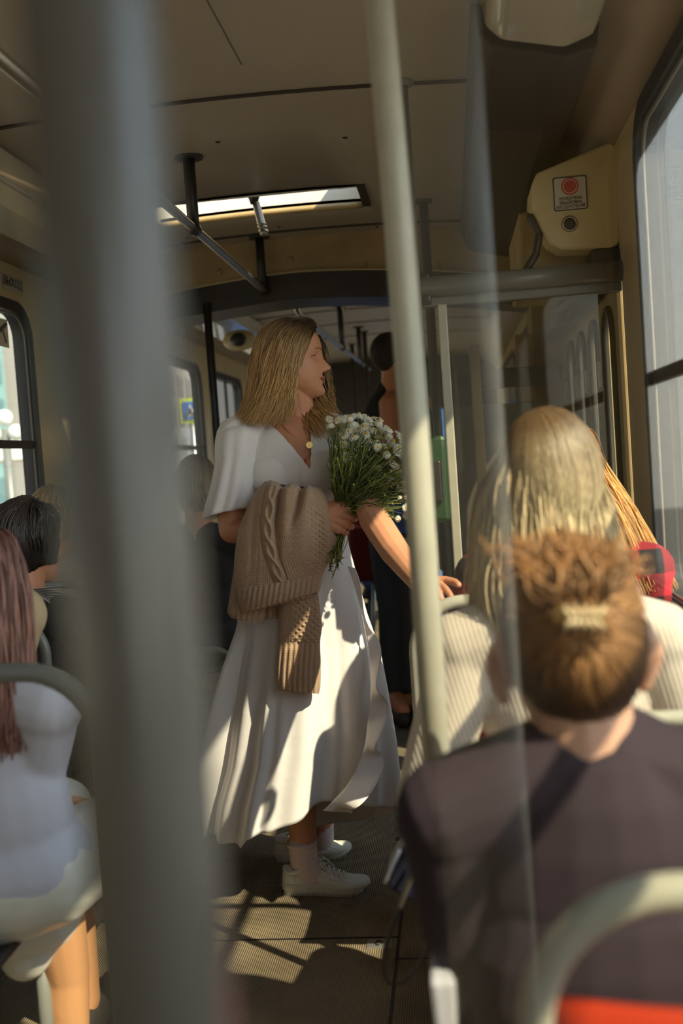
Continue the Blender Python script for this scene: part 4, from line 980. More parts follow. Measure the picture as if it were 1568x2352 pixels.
# ---------------------------------------------------------------- bouquet
bq = thing('bouquet', 'bouquet of small white daisies with feathery green stems held by the woman in white', 'bouquet', P(795, 1180, 2.80))
greens = [mat('stem_green', (.17, .20, .04), .6, var=.3, vscale=20), mat('stem_green_light', (.32, .34, .07), .6), mat('stem_green_dark', (.055, .075, .02), .7)]
GC = (800, 1182)
def lend(a): return np.interp(a, [-12, 5, 20, 45, 70, 85, 100], [120, 142, 165, 215, 238, 235, 215])
mbs = [MB(), MB(), MB()]; tips = []
for i in range(780):
    a = rng.uniform(-6, 103) if i % 3 else rng.uniform(25, 100); rr = lend(a) * (rng.uniform(.55, 1.0) if i % 4 else rng.uniform(.3, .8)); dp = rng.normal(0, .035); ar = math.radians(a)
    st_ = np.array([GC[0] + rng.normal(0, 7) - 14 * math.sin(ar), GC[1] + rng.normal(0, 5) - 8]); en = np.array([GC[0] - 8 + rr * math.cos(ar), GC[1] - rr * math.sin(ar)])
    md = (st_ + en) / 2 + rng.normal(0, 8, 2) + np.array([-.10, -.04]) * rr * (1 - a / 130)
    y0 = 2.805 + rng.normal(0, .008); y1 = y0 - .01 + dp * 1.5 - .03 * math.cos(ar)
    pts = [P(st_[0], st_[1], y0), P(md[0], md[1], (y0 + y1) / 2 - .015), P(en[0], en[1], y1)]; k = int(rng.choice([0, 0, 1, 2, 2]))
    path = smoothpath(pts, 10); mbs[k].tube(path, np.linspace(.0012, .0007, 10), 5)
    tips.append((path[-1], path[-1] - path[-2], rr / lend(a), a))
    for b in range(3):                                    # feathery side leaves
        j = rng.integers(3, 9); p = path[j]; dr = (path[j] - path[j - 1]); dr /= np.linalg.norm(dr) + 1e-9; v = dr + rng.normal(0, .55, 3); v /= np.linalg.norm(v); Ln = rng.uniform(.012, .032)
        q = p + v * Ln; mbs[k].tube([p, (p + q) / 2 + rng.normal(0, .002, 3), q], [.0008, .0010, .0004], 4)
for i in range(46):                                       # stems below the hand
    a0 = P(792 + rng.normal(0, 6), 1180 + rng.normal(0, 5), 2.81); x1, y1 = 768 + rng.normal(0, 9), 1262 + abs(rng.normal(0, 26)); p1 = P(x1, y1, 2.79 + rng.normal(0, .02))
    k = int(rng.choice([0, 1, 2])); mbs[k].tube(smoothpath([a0, P((792 + x1) / 2 + rng.normal(0, 5), (1180 + y1) / 2, 2.80), p1], 8), .0012, 5)
    for b in range(2): v = rng.normal(0, 1, 3); v /= np.linalg.norm(v); mbs[k].tube([p1, p1 + v * .006, p1 + v * .012 + rng.normal(0, .002, 3)], [.0008, .0014, .0004], 4)
for i, m_ in enumerate(mbs):
    o = m_.obj('stems', greens[i], bq); o['kind'] = 'stuff'
petm = mat('petal_white', (.74, .70, .56), .7, sss=.1); yel = mat('daisy_yellow', (.75, .47, .04), .8, bump=.5, bscale=900)
def daisy_mesh(np_, droop):
    pm = MB()
    for k in range(np_):
        q = 2 * PI * k / np_; R_ = np.array([[math.cos(q), -math.sin(q), 0], [math.sin(q), math.cos(q), 0], [0, 0, 1]]); ring = []
        for s, wd in ((.004, .0008), (.007, .0019), (.011, .0024), (.0145, .0020), (.0165, .0006)):
            z = -droop * (s / .016) ** 2 * .007 + (k % 2) * .0005
            ring.append([R_ @ np.array(v_) for v_ in ((s, -wd, z), (s, 0, z + .0006), (s, wd, z), (s, 0, z - .0004))])
        pm.loft(ring)
    cm = MB(); cm.ell((0, 0, .0008), (.0046, .0046, .0030), None, 12, 8)
    return pm, cm
protos = []
for k in range(3):
    pm, cm = daisy_mesh((13, 15, 17)[k], (.1, 1.0, 2.2)[k]); a = pm.obj('daisy', petm, bq); b = cm.obj('flower_centre', yel, a); b.matrix_parent_inverse = Matrix.Identity(4); protos.append((a, b))
def place(i, p, nrm, s):
    k = i % 3; a0, b0 = protos[k]
    if i < 3: a, b = a0, b0
    else:
        a = a0.copy(); COL.objects.link(a); b = b0.copy(); COL.objects.link(b); b.parent = a
    a.matrix_parent_inverse = Matrix.Translation(bq.location).inverted(); a.location = tuple(p); a.rotation_euler = Vector(tuple(nrm)).to_track_quat('Z', 'Y').to_euler(); a.scale = (s, s, s)
fixed = [(756, 963), (807, 955), (806, 970), (846, 975), (857, 986), (872, 990), (884, 998), (893, 1004), (902, 1012), (868, 1002), (836, 978), (822, 985), (800, 990), (812, 1002), (850, 1010), (880, 1024), (868, 1026),
         (902, 1058), (906, 1068), (866, 1070), (896, 1102), (898, 1106), (940, 1142), (934, 1182), (795, 1050), (790, 1020), (918, 1028), (925, 1048), (915, 1080), (930, 1096), (920, 1120), (938, 1120), (925, 1140), (832, 1000), (842, 996), (815, 975), (792, 1003), (862, 1014), (890, 1040), (910, 1040)]
n_d = 0
for (px, py) in fixed:
    dy = -.055 + rng.normal(0, .02); p = P(px, py, 2.80 + dy); out = np.array([(px - 800) / 200, -.9, (1180 - py) / 260]) + rng.normal(0, .35, 3)
    place(n_d, p, out, rng.uniform(.72, 1.0)); n_d += 1
for (p, dr, f, a) in sorted(tips, key=lambda t_: -t_[2])[:52]:
    if n_d >= 92: break
    dr = dr / (np.linalg.norm(dr) + 1e-9); place(n_d, p, dr + np.array([0, -.5, .1]) + rng.normal(0, .3, 3), rng.uniform(.55, .85)); n_d += 1
bud = MB()
for (p, dr, f, a) in tips[60:190:2]: bud.ell(p, (.0028, .0028, .0032), None, 8, 6)
bo = bud.obj('buds', greens[1], bq); bo['kind'] = 'stuff'

# ---------------------------------------------------------------- seats
redp = mat('red_plastic', (.60, .05, .015), .35, coat=.3)
def tram_seat(x0, x1, y, ztop, label, r=.0125, m=None, col=None, group=None, back=False, R_=.085, cutx=0):
    t = thing('tram_seat', label, 'seat', ((x0 + x1) / 2, y + .2, 0), group)
    pts = [(x0, y, .25), (x0, y, ztop - R_ - .1)] + [(x0 + R_ * (1 - math.cos(q)), y, ztop - R_ + R_ * math.sin(q)) for q in np.linspace(0, PI / 2, 10)]
    pts += [((x0 + x1) / 2, y, ztop)] + [(x1 - R_ * (1 - math.cos(q)), y, ztop - R_ + R_ * math.sin(q)) for q in np.linspace(PI / 2, 0, 10)] + [(x1, y, .25)]
    MB().tube(pts, r, 20).obj('rail', m or M['whitepole'], t)
    a, b = x0 + .018, x1 - .018 - cutx; zs = ztop - .11; prof = ([(y + .015, zs), (y + .03, zs - .15), (y + .045, .60), (y + .05, .50)] if back else []) + [(y + .075, .45), (y + .13, .435), (y + .30, .44), (y + .42, .45), (y + .45, .43)]
    pr = smoothpath([(0, p, q) for p, q in prof], 26)[:, 1:]; mb = MB(); rings = []
    for k, (p, q) in enumerate(pr): rings.append([(a + (b - a) * u, p + (.03 if q > .5 else 0) * (abs(2 * u - 1) ** 2), q + (.02 if q <= .5 else 0) * abs(2 * u - 1) ** 2) for u in np.linspace(0, 1, 13)])
    mb.loft(rings, False, False, closed=False); o = mb.obj('shell', col or redp, t); s_ = o.modifiers.new('s', 'SOLIDIFY'); s_.thickness = .012; s_.offset = 1
    for x in (x0 + .05, b - .03):
        for yy in (y + .10, y + .38): MB().tube([(x, yy, 0), (x, yy, .43)], .014, 12).obj('leg', M['greypole'], t)
    return t
tram_seat(.036, .47, .80, .925, 'red seat with a pale tube frame nearest the camera, behind the plum top', .0145, back=True, R_=.11)
tram_seat(.085, .47, 1.52, .868, 'seat with a pale tube frame behind the person in the cream sweater', .0125, col=M['brownduct'], R_=.11)
tram_seat(-.105, .30, 2.29, .945, 'seat whose worn white curved tube the woman in white holds', .0140, col=M['brownduct'], R_=.11)
tram_seat(-1.06, -.552, 1.50, .985, 'seat with a blue-grey curved tube at the left edge, in front of the auburn hair', .0150, M['greypole'], col=M['brownduct'], R_=.11, cutx=.24)
tram_seat(-1.62, -1.02, 2.46, .93, 'seat under the dark-haired person in the black coat at the left', .0125, M['greypole'], col=M['brownduct'])
tram_seat(-1.62, -1.12, 3.26, .93, 'seat under the sandy-haired person hidden behind the wide pole', .0125, M['greypole'], col=M['brownduct'])
tram_seat(-1.35, -.90, 4.02, .56, 'seat under the person with the ash-blond bob', .0125, M['greypole'], col=M['brownduct'])
tram_seat(-.60, -.22, 5.95, .75, 'distant seat under the person in the red jacket', .0125, M['greypole'], col=M['brownduct'])

# ---------------------------------------------------------------- people
def sitter(label, hc, yaw, seat, topm, legm, skin=None, shoulder=.19, neckdrop=.165, sleeve='long', girth=1.0, elbows=None, wrists=None, voxel=.006, hs=1.0, tilt=0., lean=.0, legs=True, root='person', hipz=.56, extra=None):
    """hc: head centre; seat: (x, y) of the hips; returns root, function from head-local to world"""
    hc = np.asarray(hc, float); f = np.array([math.sin(yaw), math.cos(yaw), tilt]); R = frameM(f); r = R[:, 0] * [1, 1, 0]; r /= np.linalg.norm(r); fw = np.array([math.sin(yaw), math.cos(yaw), 0])
    t = thing(root, label, 'person', (seat[0], seat[1], 0)); sk_ = skin or M['skin2']
    nb_ = hc + np.array([0, 0, -neckdrop]) - fw * .035; hip = np.array([seat[0], seat[1], hipz]); ch = nb_ * .62 + hip * .38 + fw * .02; wa = nb_ * .3 + hip * .7
    S = {s: nb_ + r * s * shoulder + np.array([0, 0, -.045]) for s in (-1, 1)}
    E = {s: (np.asarray(elbows[k]) if elbows is not None else S[s] + r * s * .06 + fw * .06 + np.array([0, 0, -.27])) for k, s in enumerate((-1, 1))}
    W_ = {s: (np.asarray(wrists[k]) if wrists is not None else E[s] + fw * .20 - r * s * .07 + np.array([0, 0, -.03])) for k, s in enumerate((-1, 1))}
    K = {s: hip + fw * .40 + r * s * .10 + np.array([0, 0, -.02]) for s in (-1, 1)}; A_ = {s: np.array([K[s][0], K[s][1], .09]) + fw * .03 for s in (-1, 1)}
    b = MB(); head_mesh(b, hc, R, hs, 56, 60); b.chain([hc + np.array([0, 0, -.05]) - fw * .03, nb_], [.056 * hs, .058])
    b.ell(ch, (shoulder * .78 * girth, .10, .19), frameM(fw), 20, 12); b.ell(wa, (.13 * girth, .10, .16), frameM(fw), 20, 12); b.ell(hip, (.16 * girth, .13, .12), frameM(fw), 20, 12)
    for s in (-1, 1):
        b.chain([nb_ + r * s * .03, S[s]], [.05, .048]); b.chain([S[s], E[s], W_[s]], [.048, .038, .026])
        hand(b, W_[s], fw * .9 + np.array([0, 0, -.35]), (0, 0, -1), .17, (.3, .35, .4, .4), side=-s, thumb=.2, fr=.009)
        b.chain([hip + r * s * .09, K[s]], [.085, .058]); b.chain([K[s], A_[s]], [.056, .038]); b.cap(A_[s] - fw * .03 + np.array([0, 0, -.045]), A_[s] + fw * .15 + np.array([0, 0, -.055]), .04, .032)
    if extra: extra(b)
    fuse(b, 'body', sk_, t, voxel, 3)
    g_ = .014; c = MB()
    c.chain([nb_ + r * -.030 + np.array([0, 0, -.004]), nb_ + r * .030 + np.array([0, 0, -.004])], [.056, .056])
    c.ell(ch, (shoulder * .80 * girth + g_, .115, .20), frameM(fw), 20, 12); c.ell(wa, (.14 * girth + g_, .115, .18), frameM(fw), 20, 12); c.ell(hip + np.array([0, 0, .02]), (.165 * girth + g_, .14, .11), frameM(fw), 20, 12)
    for s in (-1, 1):
        c.chain([nb_ + r * s * .03 + np.array([0, 0, -.004]), S[s]], [.062, .064])
        if sleeve == 'long': c.chain([S[s], E[s], W_[s] - (W_[s] - E[s]) * .08], [.060, .052, .038])
        elif sleeve == 'wide': c.chain([S[s] * .97 + nb_ * .03, S[s] * .5 + E[s] * .5, E[s]], [.060, .060, .060]); c.cap(E[s], E[s] + fw * .15 - r * s * .02 + np.array([0, 0, -.03]), .060, .05)
        elif sleeve == 'short': c.cap(S[s], S[s] * .35 + E[s] * .65, .060, .060)
    fuse(c, 'top', topm, t, voxel, 6)
    l = MB()
    l.ell(hip, (.172 * girth, .14, .12), frameM(fw), 20, 12)
    for s in (-1, 1):
        l.chain([hip + r * s * .09, K[s]], [.098, .070])
        if legs: l.chain([K[s], A_[s] + np.array([0, 0, .02])], [.068, .052])
    fuse(l, 'trousers' if legs else 'shorts', legm, t, voxel, 6)
    if legs or True:
        for s in (-1, 1):
            q = MB(); q.cap(A_[s] - fw * .04 + np.array([0, 0, -.045]), A_[s] + fw * .17 + np.array([0, 0, -.05]), .045, .038); q.obj('shoe', M['rubber'], t)
    return t, nb_, S, E, R
def g2(Y, *pts): return [P(a, b, Y + c) for a, b, c in pts]
def skullcap(hc, R, m, parent, s=1.0, rad=(.078, .103, .107), tone=.3):
    mb = MB(); mb.ell(hc + R @ np.array([0, -.018, .018]), tuple(q * s for q in rad), R, 36, 24)
    for v in range(len(mb.v)):
        q = R.T @ (np.array(mb.v[v]) - hc)
        if q[1] > .04 and q[2] < .075 * s: q[1] = .04; q[0] *= .85; mb.v[v] = tuple(hc + R @ q)
        q = R.T @ (np.array(mb.v[v]) - hc)
        if q[2] < -.045: q[2] = -.045 + (q[2] + .045) * .1; q[1] *= .9; mb.v[v] = tuple(hc + R @ q)
    mb.st = [(.2, tone, .5)] * len(mb.v); global SK; SK = (hc + R @ np.array([0, -.018, .018]), R, tuple(q * s for q in rad)); return mb.obj('hair', m, parent)

# A: purple-grey top, brown hair pinned up
purple = mat('plum_jersey', (.040, .024, .036), .85, var=.15, vscale=14, bump=.06, bscale=60)
AY = 1.2; hcA = P(1328, 1478, AY)
def earsA(b):
    for x, y, s in ((1508, 1520, 1), (1166, 1548, -1)):
        pts = [(x - 14 * s, y - 52), (x + 6 * s, y - 62), (x + 20 * s, y - 40), (x + 20 * s, y - 5), (x + 6 * s, y + 30), (x - 8 * s, y + 60), (x - 18 * s, y + 52)]
        b.tube(smoothpath([P(a, c, AY - .022 + .004 * k) for k, (a, c) in enumerate(pts)], 20), .0065, 10); b.ell(P(x - 2 * s, y - 4, AY - .004), (.013, .006, .028))
A, nbA, SA, EA, RA = sitter('person in a dark plum top, brown hair pinned up, closest passenger on the right', hcA, -.10, (.17, 1.16), purple, M['rubber'], extra=earsA, skin=mat('skin_fair', (.74, .42, .30), .5, var=.08, sss=.2), shoulder=.150, neckdrop=.128, sleeve='long', girth=1.16, voxel=.004, hs=1.02,
                            elbows=[P(1085, 2120, 1.18), P(1650, 2120, 1.18)], hipz=.57)
hA = hairmat('auburn_brown_hair', (.045, .017, .006), (.44, .22, .085)); hp_ = skullcap(hcA, RA, hA, A, 1.0, (.0735, .102, .105), .25)
ctr = (1352, 1395)
gA = []
for a in np.linspace(-200, 20, 13):
    q = math.radians(a); x0, y0 = 1324 + 140 * math.cos(q), 1488 - 136 * math.sin(q) - max(0, -math.sin(q)) * 42 * max(0, math.cos(q))
    dep = -.085 * abs(math.sin(q)) if math.sin(q) < 0 else -.02
    xe, ye = ctr[0] + 20 * math.cos(q), ctr[1] - 30 * math.sin(q)
    gA.append(g2(AY, (x0, y0, dep + .02), (x0 * .72 + xe * .28, y0 * .72 + ye * .28, dep * .6 - .055), (x0 * .35 + xe * .65, y0 * .35 + ye * .65, -.118), (xe, ye, -.135)))
hair_locks('hair_lock', gA, 1100, hA, hp_, skull=SK, r=.0024, jit=.004, wave=.004, lenjit=.15)
gA2 = [g2(AY, (1324 + 140 * math.cos(math.radians(a)), 1480 - 140 * math.sin(math.radians(a)), .02), (1324 + 140 * math.cos(math.radians(a)), 1430 - 150 * math.sin(math.radians(a)), -.02), (1340 + 90 * math.cos(math.radians(a)), 1410 - 130 * math.sin(math.radians(a)), -.08), (1352, 1400, -.13)) for a in np.linspace(175, 5, 9)]
hair_locks('hair_lock', gA2, 900, hA, hp_, skull=SK, r=.0024, jit=.005, wave=.006, lenjit=.15)
gA3 = []
for x in np.linspace(1180, 1450, 8):
    gA3.append(g2(AY, (1352 + (x - 1352) * .2, 1400, -.12), (1352 + (x - 1352) * .6, 1340, -.125), (x, 1290, -.10), (x + (x - 1320) * .12, 1255 + abs(x - 1310) * .15, -.06)))
hair_locks('hair_lock', gA3, 420, hA, hp_, skull=SK, r=.0022, jit=.008, wave=.014, lenjit=.4, freq=1.5)
clip = thing('hair_clip', 'clear and gold claw clip in the pinned-up brown hair at the right', 'hair clip', P(1365, 1415, AY - .14))
mb = MB(); cc = P(1362, 1412, AY - .150); mb.box(cc[0] - .030, cc[0] + .022, cc[1] - .004, cc[1] + .006, cc[2] - .007, cc[2] + .009); mb.obj('clasp', M['brass'], clip, False, .003)
cg = mat('clear_plastic', (.80, .62, .38), .12, coat=1.0); 
for y0_, s in ((1390, 1), (1452, -1)):
    mb = MB()
    for k in range(5): x = 1322 + 20 * k; mb.tube(smoothpath([P(1362 + (x - 1362) * .5, 1420, AY - .155), P(x, (1420 + y0_) / 2, AY - .158), P(x + (x - 1362) * .1, y0_, AY - .140)], 10), .0028, 8)
    mb.obj('jaw', cg, clip)

A.location.x -= .009; clip.location.x -= .009
# B: cream ribbed sweater, long ash-blond hair
def ribmat(name, c1, c2, sc, direction=(1, 0, 0)):
    m = bpy.data.materials.new(name); m.use_nodes = True; n = m.node_tree.nodes; l = m.node_tree.links; b = n['Principled BSDF']
    t = n.new('ShaderNodeTexCoord'); mp = n.new('ShaderNodeMapping'); mp.inputs['Rotation'].default_value = (0, direction[1], 0); wv = n.new('ShaderNodeTexWave'); wv.inputs['Scale'].default_value = sc; wv.inputs['Distortion'].default_value = .6; wv.inputs['Detail Scale'].default_value = .4
    l.new(t.outputs['Object'], mp.inputs[0]); l.new(mp.outputs[0], wv.inputs['Vector']); r = n.new('ShaderNodeValToRGB'); r.color_ramp.elements[0].color = (*c1, 1); r.color_ramp.elements[1].color = (*c2, 1)
    l.new(wv.outputs['Fac'], r.inputs[0]); l.new(r.outputs[0], b.inputs['Base Color']); bp = n.new('ShaderNodeBump'); bp.inputs['Strength'].default_value = .3; bp.inputs['Distance'].default_value = .002
    l.new(wv.outputs['Fac'], bp.inputs['Height']); l.new(bp.outputs[0], b.inputs['Normal']); b.inputs['Roughness'].default_value = .9; b.inputs['Sheen Weight'].default_value = .2; return m
cream = ribmat('cream_rib_knit', (.66, .56, .46), (.76, .66, .56), 2 * PI / .0078 / 20, (0, .25, 0))
BY = 1.8; hcB = P(1262, 1118, BY)
B, nbB, SB, EB, RB = sitter('person in a cream ribbed sweater with long straight ash-blond hair, seen from behind', hcB, .05, (.19, 1.80), cream, M['dress'], skin=M['skin'], shoulder=.160, neckdrop=.215, sleeve='wide', girth=1.08, elbows=[P(986, 1845, BY - .03), P(1600, 1800, BY)], hipz=.58)
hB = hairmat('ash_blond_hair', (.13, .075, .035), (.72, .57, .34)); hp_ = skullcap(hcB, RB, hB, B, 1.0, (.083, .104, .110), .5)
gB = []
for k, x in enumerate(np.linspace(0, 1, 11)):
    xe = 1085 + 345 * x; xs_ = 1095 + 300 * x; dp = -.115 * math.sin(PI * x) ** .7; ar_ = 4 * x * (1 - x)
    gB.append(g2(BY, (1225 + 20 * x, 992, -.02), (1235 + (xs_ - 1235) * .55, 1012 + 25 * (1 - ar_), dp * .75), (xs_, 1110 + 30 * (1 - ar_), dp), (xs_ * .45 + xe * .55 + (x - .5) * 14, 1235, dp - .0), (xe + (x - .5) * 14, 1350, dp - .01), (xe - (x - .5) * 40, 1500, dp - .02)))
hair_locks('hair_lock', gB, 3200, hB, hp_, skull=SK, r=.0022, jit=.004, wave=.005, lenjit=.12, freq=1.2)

# C: red plaid shirt, ginger hair
def plaid():
    m = bpy.data.materials.new('red_black_plaid'); m.use_nodes = True; n = m.node_tree.nodes; l = m.node_tree.links; b = n['Principled BSDF']; t = n.new('ShaderNodeTexCoord'); fac = []
    for d in ('X', 'Z'):
        wv = n.new('ShaderNodeTexWave'); wv.bands_direction = d; wv.inputs['Scale'].default_value = 2 * PI / .11 / 20; l.new(t.outputs['Object'], wv.inputs['Vector']); r = n.new('ShaderNodeValToRGB'); r.color_ramp.elements[0].position = .45; r.color_ramp.elements[1].position = .55; l.new(wv.outputs['Fac'], r.inputs[0]); fac.append(r)
    a = n.new('ShaderNodeMath'); a.operation = 'ADD'; l.new(fac[0].outputs[0], a.inputs[0]); l.new(fac[1].outputs[0], a.inputs[1]); d_ = n.new('ShaderNodeMath'); d_.operation = 'DIVIDE'; d_.inputs[1].default_value = 2; l.new(a.outputs[0], d_.inputs[0])
    r = n.new('ShaderNodeValToRGB'); r.color_ramp.elements[0].color = (.015, .010, .012, 1); r.color_ramp.elements[1].color = (.75, .02, .04, 1); e = r.color_ramp.elements.new(.5); e.color = (.28, .012, .02, 1)
    l.new(d_.outputs[0], r.inputs[0]); l.new(r.outputs[0], b.inputs['Base Color']); b.inputs['Roughness'].default_value = .85; return m
CY = 2.55; hcC = P(1278, 1092, CY)
C_, nbC, SC_, EC, RC = sitter('person in a red and black plaid shirt with long ginger hair, behind the ash-blond hair', hcC, .1, (.17, CY), plaid(), M['rubber'], skin=M['skin'], shoulder=.195, neckdrop=.185, girth=1.05, hipz=.58, elbows=[P(1040, 1560, CY), P(1480, 1560, CY)])
hC = hairmat('ginger_hair', (.30, .11, .03), (.72, .40, .13)); hp_ = skullcap(hcC, RC, hC, C_, 1.0, (.083, .104, .110), .5)
gC = []
for x in np.linspace(0, 1, 9):
    dp = -.10 * math.sin(PI * x) ** .7; xs_ = 1215 + 185 * x; xe = 1180 + 400 * x
    gC.append(g2(CY, (1290, 975, -.02), (1290 + (xs_ - 1290) * .6, 995, dp * .8), (xs_, 1090, dp), (xs_ * .6 + xe * .4, 1190, dp), (xe, 1390, dp - .05)))
hair_locks('hair_lock', gC, 1100, hC, hp_, skull=SK, r=.0030, jit=.005, wave=.007, lenjit=.15, freq=1.2)

# D: lavender-white tee, satin shorts, auburn hair, left edge
lav = mat('lavender_white_tee', (.66, .64, .70), .8, var=.05, vscale=8, bump=.15, bscale=9); satin = mat('ivory_satin', (.80, .76, .64), .30, sheen=.3, bump=.25, bscale=8)
DY = 1.82; hcD = P(-85, 1330, DY - .02)
D, nbD, SD, ED, RD = sitter('person in white tee and ivory shorts with long auburn hair at the left edge', hcD, .12, (-.86, 1.80), lav, satin, extra=lambda b: b.chain([P(120, 2060, DY + .06), P(150, 2230, DY + .10), P(158, 2420, DY + .12)], [.058, .047, .040]), skin=mat('skin_warm_tan', (.66, .33, .15), .5, sss=.1), shoulder=.165, neckdrop=.18, sleeve='short', legs=False, elbows=[P(-190, 1880, DY), P(52, 1880, DY + .02)], hipz=.56, voxel=.006)  # warm tan is the skin's own even colour
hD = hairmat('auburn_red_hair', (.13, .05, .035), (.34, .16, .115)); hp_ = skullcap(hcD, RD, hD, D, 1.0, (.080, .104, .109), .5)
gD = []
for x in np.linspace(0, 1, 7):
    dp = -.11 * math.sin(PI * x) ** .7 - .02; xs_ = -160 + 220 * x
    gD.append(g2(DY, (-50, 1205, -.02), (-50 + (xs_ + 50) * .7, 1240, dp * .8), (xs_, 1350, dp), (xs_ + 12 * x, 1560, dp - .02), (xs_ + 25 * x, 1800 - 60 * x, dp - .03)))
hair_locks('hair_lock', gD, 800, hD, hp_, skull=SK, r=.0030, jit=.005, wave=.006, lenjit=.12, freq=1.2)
mb = MB(); mb.cap(P(20, 2010, DY), P(92, 2085, DY + .06), .10, .085); mb.cap(P(10, 2070, DY), P(100, 2110, DY + .08), .10, .078); mb.cap(P(92, 2085, DY + .06), P(60, 2190, DY + .04), .08, .05); fuse(mb, 'shorts_leg', satin, D, .006, 8)

# E: beige jacket sleeve at the left edge
bj = mat('beige_jacket', (.58, .43, .25), .85, var=.12, vscale=10)
EYY = 2.12; hcE = P(-150, 1190, EYY)
E_, nbE, SE, EE, RE = sitter('person in a beige jacket, only a sleeve showing at the left edge', hcE, .1, (-1.25, EYY + .1), bj, M['rubber'], shoulder=.19, elbows=[P(-330, 1600, EYY), P(10, 1545, EYY - .04)], hipz=.53, voxel=.008)
skullcap(hcE, RE, hA, E_)
mb = MB(); mb.chain([P(-50, 1370, EYY), P(-10, 1460, EYY), P(20, 1560, EYY)], [.055, .062, .052]); fuse(mb, 'jacket_sleeve', bj, E_, .006, 5)

# L1: dark hair bun, black coat
blk = mat('black_wool_coat', (.022, .020, .020), .85, bump=.2, bscale=80, sheen=.1)
L1Y = 2.75; hcL = P(66, 1248, L1Y)
L1, nbL, SL, EL_, RL = sitter('dark-haired person in a black coat with thin grey stripes, seated at the left', hcL, .35, (-1.20, L1Y), blk, M['rubber'], skin=M['skin'], shoulder=.19, neckdrop=.17, girth=1.1)
hL = hairmat('dark_brown_hair', (.020, .013, .010), (.05, .034, .026)); hp_ = skullcap(hcL, RL, hL, L1, 1.0, (.086, .106, .112), .4)
gL = [g2(L1Y, (20 + 110 * x, 1300 - 8 * x, -.06 * math.sin(PI * x)), (5 + 128 * x, 1240, -.10 * math.sin(PI * x)), (15 + 112 * x, 1175, -.07), (70, 1158, -.02)) for x in np.linspace(0, 1, 7)]
hair_locks('hair_lock', gL, 500, hL, hp_, skull=SK, r=.0026, jit=.005, wave=.004)
mb = MB()
for k in range(9): mb.tube(smoothpath([P(5 + 6 * k, 1330 + 3 * k, L1Y - .085), P(60 + 5 * k, 1352 + 3 * k, L1Y - .125), P(140, 1345 + 7 * k, L1Y - .08)], 16), .0012, 5)
mb.obj('stripes', mat('grey_thread', (.35, .32, .28), .8), L1)
mb = MB(); mb.ell(P(133, 1262, L1Y + .0), (.004, .004, .006)); mb.tube([P(133 + 3 * math.cos(q), 1280 + 10 * math.sin(q), L1Y) for q in np.linspace(0, 2 * PI, 16)], .0012, 6); mb.obj('earring', M['chrome'], L1)

# L2: sandy hair behind the wide pole
hcS = P(128, 1198, 3.55); S2, _, _, _, RS = sitter('sandy-haired person mostly hidden behind the wide blurred pole', hcS, .2, (-1.35, 3.55), mat('tan_shirt', (.45, .33, .24), .85), M['rubber'], skin=M['skin'], voxel=.008)
hS = hairmat('sandy_hair', (.30, .20, .10), (.55, .38, .20)); hp_ = skullcap(hcS, RS, hS, S2)
gS = [g2(3.55, (125, 1128, 0), (100 + 55 * x, 1150, -.09 * math.sin(PI * x)), (92 + 72 * x, 1205, -.10 * math.sin(PI * x)), (95 + 66 * x, 1240, -.06 * math.sin(PI * x))) for x in np.linspace(0, 1, 6)]
hair_locks('hair_lock', gS, 260, hS, hp_, skull=SK, r=.003, jit=.006, wave=.006, steps=14)

# L3: ash bob in a black coat
L3Y = 4.3; hcB3 = P(455, 1118, L3Y); L3, nb3, S3, E3, R3 = sitter('person with an ash-blond bob and dark coat seated left of the woman in white', hcB3, .12, (-1.02, L3Y), blk, blk, skin=M['skin'], shoulder=.20, neckdrop=.20, girth=1.15)
h3 = hairmat('ash_bob_hair', (.16, .11, .07), (.40, .32, .22)); hp_ = skullcap(hcB3, R3, h3, L3, 1.0, (.084, .104, .112), .5)
g3 = [g2(L3Y, (455, 1057, -.01), (455 + (x - .5) * 62, 1066, -.07 * math.sin(PI * x)), (455 + (x - .5) * 86, 1110, -.11 * math.sin(PI * x)), (455 + (x - .5) * 88, 1150, -.11 * math.sin(PI * x)), (455 + (x - .5) * 70, 1178, -.09 * math.sin(PI * x))) for x in np.linspace(0, 1, 9)]
hair_locks('hair_lock', g3, 900, h3, hp_, skull=SK, r=.0026, jit=.003, wave=.003, steps=16)

# far person in red with blue jeans
hcR = P(846, 1020, 6.2); RR_, _, _, _, R6 = sitter('person in a red jacket and blue jeans seated beyond the bouquet', hcR, 2.6, (-.42, 6.3), mat('dark_red_jacket', (.22, .02, .02), .8), mat('blue_jeans', (.06, .13, .36), .8), voxel=.01)
skullcap(hcR, R6, hL, RR_)

# the standing man in a black vest
MY = 5.0; mroot = thing('person', 'man with cropped hair in a black sleeveless vest and dark jeans, standing beyond the pole', 'person', (P(905, 1200, MY)[0], MY, 0))
hcM = P(903, 822, MY); RM = frameM((.75, .65, 0)); b = MB(); head_mesh(b, hcM, RM, 1.03, 56, 60); fl_ = np.array([hcM[0], MY, 0])
b.chain([hcM + np.array([0, .0, -.05]), P(905, 905, MY)], [.060, .066]); SLm, SRm = P(868, 940, MY), P(965, 930, MY + .05)
b.chain([P(905, 905, MY), SLm], [.06, .062]); b.chain([P(905, 905, MY), SRm], [.06, .062]); b.ell(P(912, 990, MY), (.185, .12, .20)); b.ell(P(912, 1090, MY), (.165, .12, .2)); b.ell(P(914, 1170, MY), (.17, .13, .14))
EM = P(905, 1060, MY - .10); b.chain([P(900, 930, MY - .08), P(903, 990, MY - .12), EM], [.062, .062, .048]); b.chain([EM, P(930, 1120, MY - .25)], [.048, .03]); hand(b, P(930, 1120, MY - .25), (.3, -.2, -1), (1, 0, 0), .19, voxel if False else (.4, .4, .4, .4))
